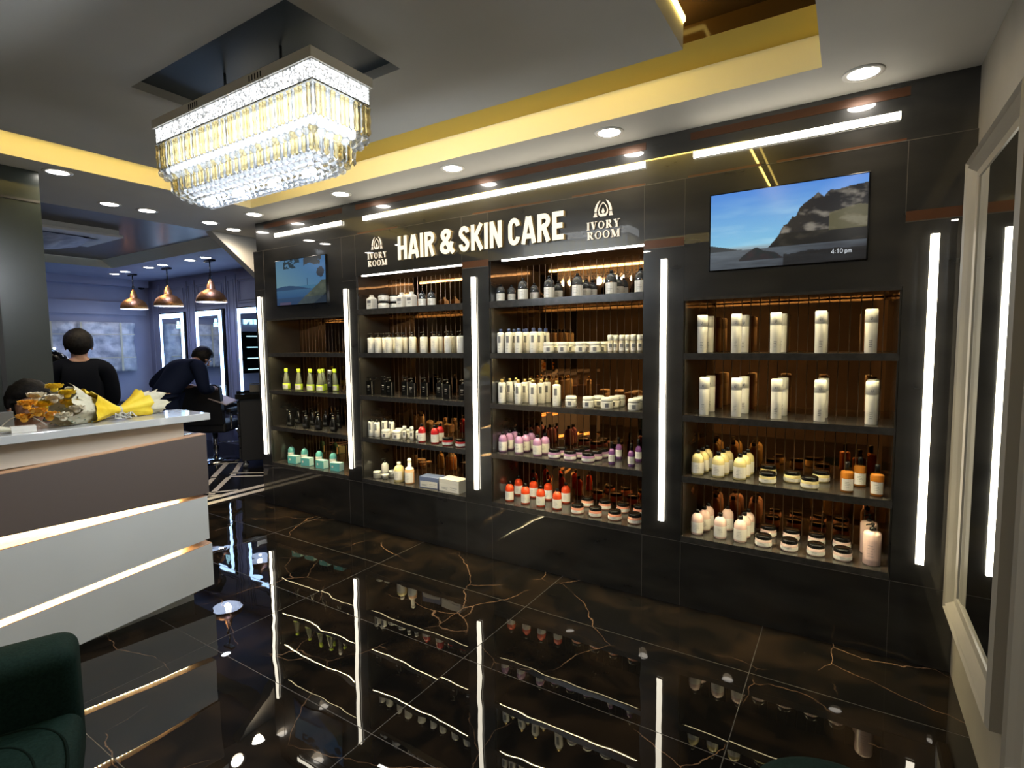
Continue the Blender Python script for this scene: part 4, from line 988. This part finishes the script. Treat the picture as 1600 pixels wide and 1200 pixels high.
K('stackjar', 'jars', 'two stacked white jars', [('jar_body', MB().lathe([(0, 0), (.040, 0), (.043, .004), (.043, .036), (.038, .042), (0, .042)], 20), 'whiteplastic'), ('lid', cyl(.041, .018, .042), 'blackplastic'), ('jar_body', MB().lathe([(0, .061), (.040, .061), (.043, .065), (.043, .098), (.038, .103), (0, .103)], 20), 'whiteplastic'), ('lid', cyl(.041, .012, .103), 'blackplastic'), ('label', lab(.043, .068, .094, .7, None, 2), ['whiteplastic', 'print'])])
K('domesmall', 'bottle', 'small smoked-glass dome bottle', [('body', dome(.030, .103), 'clearglass'), ('cap', cyl(.010, .015, .103), 'blackplastic'), ('label', lab(.030, .006, .055, 1.5), ['offwhite', 'print'])])
K('dome', 'bottle', 'tall smoked-glass dome bottle', [('body', dome(.034, .130), 'clearglass'), ('cap', cyl(.011, .018, .130), 'blackplastic'), ('label', lab(.034, .006, .072, 1.6), ['whiteplastic', 'print'])])
K('whitepump', 'bottle', 'white bottle with black pump', [('body', MB().lathe([(0, 0), (.026, 0), (.0285, .003), (.0285, .117), (.025, .122), (0, .122)], 18), 'offwhite'), ('pump', pump(.122, .012), 'blackplastic'), ('label', lab(.0285, .03, .105, .7, None, 5), ['offwhite', 'print'])])
K('blackpump', 'bottle', 'black square pump bottle', [('body', MB().box(-.026, .026, -.020, .020, 0, .112), 'blackplastic'), ('pump', pump(.112, .011), 'blackplastic'), ('label', MB().box(-.012, .010, -.0206, -.0202, .070, .078).box(-.012, .006, -.0206, -.0202, .058, .061).box(-.012, .009, -.0206, -.0202, .040, .0415), 'silver'), ('edge_highlight', MB().box(.0262, .0268, -.012, -.006, .004, .108), 'silver')])
K('whitetube', 'bottle', 'white bottle with dark cap', [('body', cyl(.024, .120), 'whiteplastic'), ('cap', cyl(.014, .022, .120), 'blackplastic'), ('label', lab(.024, .03, .11, .9, (.3, .95, .35), 4), ['whiteplastic', 'print'])])
K('whitejar', 'jar', 'white jar', wjar())
K('slimtube', 'tube', 'slim white tube', [('body', cyl(.0165, .085), 'cleargel'), ('cap', cyl(.015, .025, .085), 'whiteplastic'), ('label', lab(.0165, .02, .075, .9, (.3, .8, .5), 2), ['paper', 'print'])])
def loreal(name, desc, colr, h=.118, r=.0305): K(name, 'bottle', desc, [('body', dome(r, h), colr), ('cap', cyl(.0125, .022, h), 'blackplastic'), ('label', lab(r, .012, h*.60, 1.45), ['paper', 'print'])])
loreal('crimson', 'crimson bottle with black cap', 'crimson'); loreal('purple', 'lilac bottle with black cap', 'purple'); loreal('redbottle', 'red-orange bottle with black cap', 'red')
loreal('yellowbottle', 'pale yellow bottle with black cap', 'yellow', .120, .033); loreal('pinkbottle', 'pale pink bottle with black cap', 'pink', .120, .033)
def rjar(name, desc, colr): K(name, 'jar', desc, [('jar_body', MB().lathe([(0, 0), (.036, 0), (.040, .006), (.041, .020), (.040, .036), (.038, .040), (0, .040)], 22), colr), ('lid', MB().lathe([(0, .0405), (.039, .0405), (.0395, .044), (.0395, .056), (.036, .060), (0, .060)], 22), 'blackplastic'), ('label', lab(.0411, .008, .026, 1.5, None, 1), ['paper', 'print'])])
rjar('crimsonjar', 'crimson jar with black lid', 'crimson'); rjar('purplejar', 'lilac jar with black lid', 'purple'); rjar('redjar', 'peach jar with black lid', 'peach'); rjar('yellowjar', 'pale yellow jar with black lid', 'yellow'); rjar('pinkjar', 'pale pink jar with black lid', 'pink')
K('silverjar', 'jar', 'silver-grey jar', [('jar_body', cyl(.032, .036), 'silver'), ('lid', cyl(.0325, .018, .037), 'offwhite')])
K('smalljar', 'jar', 'small low silver jar', [('jar_body', MB().lathe([(0, 0), (.016, 0), (.020, .012), (.028, .028), (0, .028)], 20), 'silver'), ('lid', cyl(.031, .014, .028), 'offwhite')])
K('creampump', 'bottle', 'cream rounded pump bottle', [('body', dome(.030, .110), 'offwhite'), ('pump', pump(.110), 'blackplastic')])
K('roundcream', 'bottle', 'wide cream bottle with white cap', [('body', dome(.041, .135, .014), 'yellow'), ('cap', cyl(.016, .022, .135), 'whiteplastic'), ('label', lab(.041, .02, .09, .9, None, 4), ['whiteplastic', 'print'])])
K('longneck', 'bottle', 'long-necked peach bottle', [('body', MB().lathe([(0, 0), (.034, 0), (.037, .004), (.037, .105), (.030, .122), (.015, .132), (.014, .172), (0, .172)], 20), 'orangeliq'), ('neck_sleeve', MB().lathe([(.0375, .098), (.0305, .123), (.0155, .133), (.0150, .170)], 20, cap=False), 'offwhite'), ('cap', MB().ball((0, 0, .184), .017), 'whiteplastic'), ('label', lab(.0372, .012, .092, 1.2, None, 5), ['paper', 'print'])])
def tbox(name, desc, w, d, h, m, m2): K(name, 'carton', desc, [('box', MB().box(-w, w, -d, d, 0, h), m), ('front_panel', MB().box(-w+.008, w-.004, -d-.0008, -d, .006, h*.62), m2), ('print', MB().box(-w+.02, -w*.1, -d-.0014, -d-.0009, h*.30, h*.33).box(-w+.02, -w*.2, -d-.0014, -d-.0009, h*.20, h*.23).box(w*.1, w*.8, -d-.0014, -d-.0009, h*.36, h*.39).box(w*.1, w*.7, -d-.0014, -d-.0009, h*.20, h*.22), 'print')])
tbox('bluebox', 'blue and white carton', .085, .050, .085, 'bluebox', 'offwhite'); tbox('whitebox', 'pale long carton', .098, .055, .092, 'offwhite', 'whiteplastic')
def navy(name, desc, capm): K(name, 'bottle', desc, [('body', MB().lathe([(0, 0), (.025, 0), (.0265, .003), (.0265, .130), (.023, .138), (.012, .140), (0, .140)], 18), 'whiteplastic'), ('cap', cyl(.0125, .024, .140), capm), ('label', lab(.0265, .02, .128, .85, (.45, .88, .36), 4), ['whiteplastic', 'print'])])
navy('navycap', 'white bottle with navy cap', 'navy'); navy('goldcap', 'white bottle with gold cap', 'goldcap')
K('clearsmall', 'bottle', 'small clear bottle', [('body', cyl(.0185, .075), 'cleargel'), ('cap', cyl(.0175, .034, .075), 'whiteplastic'), ('label', lab(.0185, .014, .060, .9, (.4, .9, .5), 2), ['paper', 'print'])])
K('purplespray', 'bottle', 'slim purple spray bottle', [('body', MB().lathe([(0, 0), (.018, 0), (.020, .004), (.020, .080), (.010, .098), (0, .098)], 16), 'purpleglass'), ('spray_cap', cyl(.0095, .045, .098), 'blackplastic'), ('label', lab(.020, .018, .062, 1.3), ['paper', 'print'])])
K('tallwhite', 'bottle', 'tall white cylinder bottle', [('body', MB().lathe([(0, 0), (.0235, 0), (.0255, .003), (.0265, .150), (.0265, .1995), (0, .1995)], 22), 'whiteplastic'), ('cap', MB().lathe([(0, .1445), (.0268, .1445), (.0268, .203), (.0245, .2085), (0, .2085)], 22), 'whiteplastic'), ('shoulder_line', MB().lathe([(.0266, .1435), (.0270, .1440), (.0266, .1445)], 22, cap=False), 'silver')])
tw = KIND['tallwhite']; m_ = MB(); m_.patch(.0271, .158, .168, -.24, -.12, 2); m_.patch(.0271, .156, .159, -.14, .06, 2); m_.patch(.0271, .159, .170, .05, .13, 2)
for i in range(4): m_.patch(.0268, .030+.009*i, .0325+.009*i, -.35, .1+.1*(i % 2), 2)
tw[2].append(('print', m_.mesh('print', 'print')))
K('amberspray', 'bottle', 'amber glass spray bottle', [('body', MB().lathe([(0, 0), (.025, 0), (.0285, .004), (.0285, .098), (.024, .106), (.012, .108), (0, .108)], 20), 'amber'), ('spray_cap', cyl(.011, .044, .108), 'blackplastic'), ('label', lab(.0285, .012, .070, 1.0), ['paper', 'print'])])
K('pinkpump', 'bottle', 'large white pump bottle', [('body', MB().lathe([(0, 0), (.033, 0), (.037, .004), (.038, .150), (.034, .160), (.012, .166), (0, .166)], 22), 'pink'), ('pump', pump(.166, .013, .034), 'blackplastic'), ('label', lab(.038, .03, .125, .8, None, 5), ['pink', 'print'])])
STOCK=[
 ('far left', 3, 'lime', 'F', [-4.422, -4.241, -4.076, -3.944]),
 ('far left', 3, 'lime', 'M', [-4.006, -3.849]),
 ('far left', 3, 'blackcan', 'F', [-3.81]),
 ('far left', 4, 'teardrop', 'F', [-4.391, -4.16, -3.984, -3.786]),
 ('far left', 4, 'teardrop', 'B', [-4.489, -4.273, -4.087, -3.913]),
 ('far left', 5, 'tealbox', 'F', [-4.355, -4.166, -3.96, -3.762]),
 ('far left', 5, 'teal', 'M', [-4.512, -4.313, -4.099, -3.907]),
 ('centre left', 1, 'squarebottle', 'F', [-3.267, -2.938, -2.836]),
 ('centre left', 1, 'stackjar', 'F', [-3.133]),
 ('centre left', 1, 'stackjar', 'M', [-3.1]),
 ('centre left', 1, 'domesmall', 'F', [-2.728, -2.636]),
 ('centre left', 2, 'whitepump', 'F', [-3.29, -3.208, -3.086, -2.978, -2.838, -2.723, -2.618, -2.487, -2.371]),
 ('centre left', 2, 'whitepump', 'M', [-3.227, -3.121, -3.002, -2.638, -2.512]),
 ('centre left', 3, 'blackpump', 'F', [-3.313, -3.089, -2.853, -2.503, -2.355]),
 ('centre left', 3, 'blackpump', 'M', [-3.232, -2.999, -2.793, -2.64]),
 ('centre left', 4, 'whitetube', 'F', [-3.324, -3.249]),
 ('centre left', 4, 'whitetube', 'M', [-3.246, -3.168]),
 ('centre left', 4, 'whitejar', 'F', [-3.146, -3.026]),
 ('centre left', 4, 'whitejar', 'M', [-3.078, -2.987, -2.856]),
 ('centre left', 4, 'slimtube', 'F', [-2.945, -2.868]),
 ('centre left', 4, 'crimson', 'F', [-2.764, -2.634]),
 ('centre left', 4, 'crimson', 'M', [-2.649]),
 ('centre left', 4, 'crimsonjar', 'F', [-2.508, -2.383]),
 ('centre left', 5, 'silverjar', 'F', [-3.259]),
 ('centre left', 5, 'silverjar', 'M', [-3.168]),
 ('centre left', 5, 'smalljar', 'F', [-3.17]),
 ('centre left', 5, 'creampump', 'M', [-3.256]),
 ('centre left', 5, 'roundcream', 'F', [-3.016]),
 ('centre left', 5, 'longneck', 'F', [-2.903]),
 ('centre left', 5, 'bluebox', 'F', [-2.676]),
 ('centre left', 5, 'whitebox', 'F', [-2.465]),
 ('centre right', 1, 'dome', 'F', [-1.844, -1.645, -1.445, -1.222, -1.04]),
 ('centre right', 1, 'domesmall', 'F', [-2.023]),
 ('centre right', 1, 'domesmall', 'M', [-1.987, -1.803, -1.622, -1.423, -1.205]),
 ('centre right', 1, 'domesmall', 'B', [-1.413, -1.205]),
 ('centre right', 2, 'navycap', 'F', [-2.031, -1.957, -1.878, -1.764]),
 ('centre right', 2, 'navycap', 'M', [-1.965, -1.867, -1.761]),
 ('centre right', 2, 'navycap', 'B', [-1.934, -1.759]),
 ('centre right', 2, 'whitejar', 'F', [-1.649, -1.542, -1.421, -1.321]),
 ('centre right', 2, 'whitejar', 'M', [-1.635, -1.527, -1.409, -1.309]),
 ('centre right', 2, 'clearsmall', 'F', [-1.225, -1.151, -1.08]),
 ('centre right', 2, 'clearsmall', 'M', [-1.224, -1.145, -1.069]),
 ('centre right', 3, 'goldcap', 'F', [-2.018, -1.887, -1.772, -1.595]),
 ('centre right', 3, 'goldcap', 'M', [-2.007, -1.883, -1.753]),
 ('centre right', 3, 'goldcap', 'B', [-2.004, -1.883, -1.753]),
 ('centre right', 3, 'whitejar', 'F', [-1.489, -1.37, -1.245, -1.074]),
 ('centre right', 3, 'whitejar', 'M', [-1.336, -1.234, -1.075]),
 ('centre right', 3, 'whitejar', 'B', [-1.229, -1.077]),
 ('centre right', 4, 'purple', 'F', [-2.016, -1.885, -1.741]),
 ('centre right', 4, 'purple', 'M', [-2.013, -1.88, -1.727]),
 ('centre right', 4, 'purple', 'B', [-2.021, -1.881]),
 ('centre right', 4, 'purplejar', 'F', [-1.611, -1.497, -1.372]),
 ('centre right', 4, 'purplejar', 'M', [-1.601, -1.475, -1.354]),
 ('centre right', 4, 'purplejar', 'B', [-1.479, -1.346]),
 ('centre right', 4, 'purplespray', 'F', [-1.215, -1.09]),
 ('centre right', 4, 'purplespray', 'B', [-1.23, -1.099]),
 ('centre right', 5, 'redbottle', 'F', [-1.966, -1.838, -1.718, -1.594]),
 ('centre right', 5, 'redbottle', 'B', [-1.991, -1.866, -1.748, -1.61]),
 ('centre right', 5, 'redjar', 'F', [-1.446, -1.321, -1.192, -1.065]),
 ('centre right', 5, 'redjar', 'B', [-1.454, -1.327, -1.203, -1.093]),
 ('right', 2, 'tallwhite', 'F', [-0.687, -0.511, -0.321, -0.119, 0.089]),
 ('right', 2, 'tallwhite', 'B', [-0.685, -0.498, -0.309, -0.118]),
 ('right', 3, 'tallwhite', 'F', [-0.671, -0.504, -0.309, -0.113, 0.102]),
 ('right', 3, 'tallwhite', 'B', [-0.672, -0.491, -0.295, -0.106, 0.112]),
 ('right', 4, 'yellowbottle', 'F', [-0.701, -0.59, -0.479]),
 ('right', 4, 'yellowbottle', 'M', [-0.691, -0.581, -0.469]),
 ('right', 4, 'yellowbottle', 'B', [-0.686, -0.572, -0.463]),
 ('right', 4, 'yellowjar', 'F', [-0.341, -0.146]),
 ('right', 4, 'yellowjar', 'M', [-0.232]),
 ('right', 4, 'yellowjar', 'B', [-0.102, -0.357]),
 ('right', 4, 'amberspray', 'F', [0.014, 0.137]),
 ('right', 4, 'amberspray', 'B', [0.07]),
 ('right', 5, 'pinkbottle', 'F', [-0.698, -0.574, -0.47]),
 ('right', 5, 'pinkbottle', 'M', [-0.678, -0.462]),
 ('right', 5, 'pinkbottle', 'B', [-0.673, -0.565, -0.453]),
 ('right', 5, 'pinkjar', 'F', [-0.353, -0.23, -0.109, 0.007]),
 ('right', 5, 'pinkjar', 'B', [-0.349, -0.234, -0.113, 0.002]),
 ('right', 5, 'pinkpump', 'F', [0.127]),
 ('right', 5, 'pinkpump', 'B', [0.118]),
]
ROWY = {'F': 3.068, 'M': 3.150, 'B': 3.228}
ROWN = {'F': 'front row', 'M': 'middle row', 'B': 'back row'}
SHN = {1: 'top shelf', 2: 'second shelf', 3: 'third shelf', 4: 'fourth shelf', 5: 'bottom shelf'}
ORD = ['first', 'second', 'third', 'fourth', 'fifth', 'sixth', 'seventh', 'eighth', 'ninth']
TURN = {'far left': .9, 'centre left': .62, 'centre right': .42, 'right': .12}
for bay_, sh_, kind_, row_, xs in STOCK:
    word, desc, parts_ = KIND[kind_]
    xs = sorted(xs)
    multi = len([1 for s_ in STOCK if s_[:3] == (bay_, sh_, kind_)]) > 1
    x0, x1 = BAYS[bay_]; prev = -99
    wid = 2*max(abs(v.co.x) for _, me, in parts_[:1] for v in me.vertices)
    for i, x in enumerate(xs):
        x = max(x, prev+wid+.002); prev = x; x = min(max(x, x0+wid/2+.01), x1-wid/2-.01)
        pos = (ORD[i]+' from left ') if len(xs) > 1 else ''
        rown = ROWN[row_] if (multi or len(xs) > 1) else 'standing alone'
        l = f"{desc}, {pos}{rown}, {SHN[sh_]}, {bay_} bay"
        y = ROWY[row_]+(.010 if kind_ == 'stackjar' and row_ == 'M' else 0)+(.008 if row_ == 'B' and word == 'jar' else 0)-(.004 if row_ == 'F' and word == 'jar' else 0)
        if kind_ in ('bluebox', 'whitebox'): y = 3.075
        o = thing(word if word != 'jars' else 'stacked_jar', l, 'jar' if word in ('jar', 'jars') else word, (x, y+random.uniform(-.0012, .0012), SHZ[sh_]+.0006), random.uniform(-.12, .12)+(TURN[bay_]*.55 if kind_ not in ('tealbox', 'bluebox', 'whitebox', 'squarebottle', 'blackpump') else .05), group=f"{desc}s on the {SHN[sh_]}, {bay_} bay")
        for n_, me_ in parts_: link(n_, me_, o)

# ------------------------------------------------------------------ people
def skinned(name, V, E, m, parent, sub=2, root=0):
    """V: list of (x,y,z,r); E: list of index pairs"""
    me = bpy.data.meshes.new(name); me.from_pydata([v[:3] for v in V], E, []); me.update()
    o = bpy.data.objects.new(name, me); COL.objects.link(o)
    md = o.modifiers.new('skin', 'SKIN'); md.use_smooth_shade = True
    for i, v in enumerate(V):
        sv = me.skin_vertices[0].data[i]; rr = v[3]; sv.radius = (rr, rr) if not isinstance(rr, tuple) else rr
        sv.use_root = (i == root)
    ms = o.modifiers.new('sub', 'SUBSURF'); ms.levels = sub; ms.render_levels = sub
    me.materials.append(MT[m]); o.parent = parent
    dg = bpy.context.evaluated_depsgraph_get(); ev = o.evaluated_get(dg)
    nm = bpy.data.meshes.new_from_object(ev, depsgraph=dg)
    for p in nm.polygons: p.use_smooth = True
    o.modifiers.clear(); o.data = nm
    if not nm.materials: nm.materials.append(MT[m])
    return o
def person(label, loc, rz, J, cloth='cloth', trou='cloth', hair_low=.0, scale=1.0):
    """J: dict of joints in local space, +y = facing"""
    t = thing('person', label, 'person', loc, rz); t.scale = (scale,)*3
    V, E, ix = [], [], {}
    def v(n, r): V.append((*J[n], r)); ix[n] = len(V)-1
    for n, r in (('pelvis', .12), ('waist', .115), ('chest', .135), ('neck0', .065), ('neck', .052), ('jaw', .066), ('head', .083), ('crown', .070)): v(n, r)
    for s_ in 'LR':
        for n, r in (('sh', .058), ('el', .042), ('wr', .028), ('palm', .026), ('hip', .088), ('kn', .058), ('an', .038), ('toe', .032)): v(n+s_, r)
    def e(a, b): E.append((ix[a], ix[b]))
    for a, b in zip(('pelvis', 'waist', 'chest', 'neck0', 'neck', 'jaw', 'head'), ('waist', 'chest', 'neck0', 'neck', 'jaw', 'head', 'crown')): e(a, b)
    for s_ in 'LR':
        for a, b in (('neck0', 'sh'+s_), ('sh'+s_, 'el'+s_), ('el'+s_, 'wr'+s_), ('wr'+s_, 'palm'+s_), ('pelvis', 'hip'+s_), ('hip'+s_, 'kn'+s_), ('kn'+s_, 'an'+s_), ('an'+s_, 'toe'+s_)): e(a, b)
        p, w = Vector(J['palm'+s_]), Vector(J['wr'+s_]); d = (p-w).normalized()
        sd = d.cross(Vector((.2, .1, 1))).normalized(); up = d.cross(sd)
        for k, (off, ln) in enumerate(((-.030, .070), (-.010, .080), (.010, .075), (.030, .060))):
            a = p+sd*off+d*.020; b = a+d*ln*.5+up*.006; c = b+d*ln*.35+up*.022
            V.append((*a, .010)); V.append((*b, .009)); V.append((*c, .008)); n = len(V); E += [(ix['palm'+s_], n-3), (n-3, n-2), (n-2, n-1)]
        a = w+d*.02+sd*-.03; b = a+d*.03+sd*-.025; c = b+d*.03-sd*.004
        V.append((*a, .013)); V.append((*b, .011)); V.append((*c, .009)); n = len(V); E += [(ix['wr'+s_], n-3), (n-3, n-2), (n-2, n-1)]
    skinned('body', V, E, 'skin', t)
    # clothes: slightly larger shells over torso, arms and legs
    V2, E2, i2 = [], [], {}
    def v2(n, r, p=None): V2.append((*(p or J[n]), r)); i2[n] = len(V2)-1
    for n, r in (('pelvis', (.165, .135)), ('waist', (.158, .128)), ('chest', (.188, .148)), ('neck0', .085)): v2(n, r)
    for s_ in 'LR':
        for n, r in (('sh', .083), ('el', .066), ('wr', .046)): v2(n+s_, r)
    for a, b in (('pelvis', 'waist'), ('waist', 'chest'), ('chest', 'neck0')): E2.append((i2[a], i2[b]))
    for s_ in 'LR': E2 += [(i2['neck0'], i2['sh'+s_]), (i2['sh'+s_], i2['el'+s_]), (i2['el'+s_], i2['wr'+s_])]
    skinned('shirt', V2, E2, cloth, t)
    V3 = [(*J['pelvis'], (.16, .125))]; E3 = []
    for s_ in 'LR':
        n = len(V3); V3 += [(*J['hip'+s_], .105), (*J['kn'+s_], .080), (*J['an'+s_], .062)]; E3 += [(0, n), (n, n+1), (n+1, n+2)]
    skinned('trousers', V3, E3, trou, t)
    for s_ in 'LR':
        a, b = Vector(J['an'+s_]), Vector(J['toe'+s_]); q = (b-a); q.z = 0; q.normalize()
        skinned('shoe', [(a.x-q.x*.03, a.y-q.y*.03, .042, .045), (a.x+q.x*.07, a.y+q.y*.07, .045, .045), (a.x+q.x*.17, a.y+q.y*.17, .035, .035)], [(0, 1), (1, 2)], 'blackplastic', t, 1)
    h, c, jw, nk = (Vector(J[k]) for k in ('head', 'crown', 'jaw', 'neck'))
    up = (c-jw).normalized(); f = Vector(J['face']).normalized(); f = (f-up*f.dot(up)).normalized(); sd = f.cross(up)
    # hair cap
    mb = MB(); mb.ball((0, 0, 0), 1, 26, 18)
    for w_ in mb.bm.verts:
        x, y, z = w_.co
        r = Vector((x*.104, y*.116, z*.122))
        if y > .25 and z < .30: r.y *= .55; r.z = max(r.z, -.01)
        if z < -.45: r.x *= .80; r.y *= .9
        k_ = 1+.07*NZ.noise(Vector((x*5, y*5, z*5)))
        P = h+up*.022+sd*r.x*k_+f*(r.y*k_-.012)+up*r.z*k_
        w_.co = P
    for g_ in mb.bm.faces: g_.smooth = True
    part('hair', mb, 'hair', t)
    for s_ in (-1, 1):
        mb = MB().ball((0, 0, 0), 1, 10, 8)
        for w_ in mb.bm.verts: w_.co = h+sd*s_*(.088+.010*w_.co.x)+f*(.018*w_.co.y-.002)+up*(.030*w_.co.z-.018)
        part('ear', mb, 'skin', t)
        mb = MB().ball(tuple(h+sd*s_*.032+f*.080+up*.0), .011, 8, 6); part('eye', mb, 'lampwhite', t)
        mb = MB().ball(tuple(h+sd*s_*.032+f*.089+up*.0), .005, 8, 6); part('iris', mb, 'blackplastic', t)
        part('eyebrow', MB().tube([h+sd*s_*.015+f*.088+up*.022, h+sd*s_*.035+f*.086+up*.027, h+sd*s_*.052+f*.074+up*.021], .004, 6), 'hair', t)
    part('nose', MB().tube([h+f*.078+up*.008, h+f*.094-up*.020, h+f*.104-up*.036, h+f*.080-up*.042], .010, 8, rr=[.006, .009, .012, .006]), 'skin', t)
    part('mouth', MB().tube([h+sd*-.024+f*.072-up*.066, h+f*.082-up*.066, h+sd*.024+f*.072-up*.066], .006, 6, rr=[.003, .006, .003]), 'clothmaroon', t)
    return t
STAND = dict(pelvis=(0, 0, .93), waist=(0, 0, 1.06), chest=(0, -.01, 1.24), neck0=(0, -.02, 1.41), neck=(0, -.01, 1.47), jaw=(0, .015, 1.52), head=(0, .005, 1.585), crown=(0, -.005, 1.65), face=(0, 1, -.1),
    shL=(-.185, -.015, 1.375), elL=(-.215, .02, 1.10), wrL=(-.15, .22, 1.02), palmL=(-.13, .27, 1.03), shR=(.185, -.015, 1.375), elR=(.215, .02, 1.10), wrR=(.15, .22, 1.0), palmR=(.16, .25, 1.0),
    hipL=(-.09, 0, .88), knL=(-.10, .02, .48), anL=(-.10, -.02, .08), toeL=(-.11, .12, .03), hipR=(.09, 0, .88), knR=(.10, .02, .48), anR=(.10, -.02, .08), toeR=(.12, .12, .03))
person('person in black standing with back turned, seen from behind over the flowers', (-5.40, 1.83, 0), radians(70), STAND, scale=.965)
BEND = dict(pelvis=(0, -.10, .90), waist=(.01, .0, 1.02), chest=(.02, .14, 1.17), neck0=(.03, .28, 1.285), neck=(.03, .33, 1.30), jaw=(.03, .385, 1.285), head=(.03, .42, 1.325), crown=(.03, .45, 1.385), face=(.1, .7, -.8),
    shL=(-.19, .22, 1.22), elL=(-.40, .10, 1.03), wrL=(-.22, .36, 1.0), palmL=(-.16, .42, 1.0), shR=(.22, .22, 1.22), elR=(.27, .22, .96), wrR=(.18, .40, .98), palmR=(.13, .46, .98),
    hipL=(-.10, -.10, .86), knL=(-.12, .02, .46), anL=(-.13, -.06, .08), toeL=(-.14, .08, .03), hipR=(.10, -.10, .86), knR=(.13, .0, .46), anR=(.14, -.10, .08), toeR=(.16, .04, .03))
person('person in navy bending forward beside the lit salon mirrors', (-6.45, 2.98, 0), radians(12), BEND, cloth='clothnavy', trou='clothnavy', scale=1.03)
SIT = dict(pelvis=(0, 0, .52), waist=(0, .02, .66), chest=(0, .05, .86), neck0=(0, .09, 1.02), neck=(0, .12, 1.08), jaw=(0, .165, 1.12), head=(0, .175, 1.19), crown=(0, .17, 1.255), face=(0, 1, -.55),
    shL=(-.18, .07, .98), elL=(-.23, .04, .74), wrL=(-.12, .20, .60), palmL=(-.09, .26, .60), shR=(.18, .07, .98), elR=(.23, .04, .74), wrR=(.12, .20, .60), palmR=(.09, .26, .60),
    hipL=(-.10, .03, .50), knL=(-.13, .26, .50), anL=(-.13, .02, .09), toeL=(-.14, .10, .03), hipR=(.10, .03, .50), knR=(.13, .26, .50), anR=(.13, .02, .09), toeR=(.14, .10, .03))
person('seated receptionist with dark hair, only the bowed head above the counter', (-4.05, 1.07, 0), radians(-90), SIT, cloth='clothmaroon')
t = thing('office_chair', 'receptionist chair hidden behind the counter', 'chair', (-4.06, 1.07, 0))
part('seat', MB().box(-.2, .2, -.2, .2, .36, .42), 'blackmatte', t, bevel=.01); part('post', MB().tube([(0, 0, .03), (0, 0, .36)], .03, 10), 'chrome', t); part('base', MB().lathe([(.2, 0), (.2, .02), (0, .04)], 16), 'blackplastic', t)
# handheld dryer hood beside the standing person
t = thing('hair_dryer', 'glossy black dryer shape left of the standing person in black', 'hair dryer', (-6.6, 2.02, 0))
part('stand', MB().tube([(0, 0, .05), (0, 0, 1.34)], .018, 10), 'blackplastic', t)
mb = MB().ball((0, 0, 0), .13, 18, 12, sc=(1, 1.25, .55))
for w_ in mb.bm.verts: w_.co = Matrix.Rotation(radians(-28), 3, 'X') @ w_.co + Vector((0, 0, 1.41))
part('hood', mb, 'blackplastic', t)
part('base', MB().lathe([(.22, 0), (.22, .02), (.04, .05), (0, .05)], 20), 'blackplastic', t)
t2 = part('indicator', MB().ball((.06, .0, 1.50), .012, 8, 6), 'mirrorled', t)
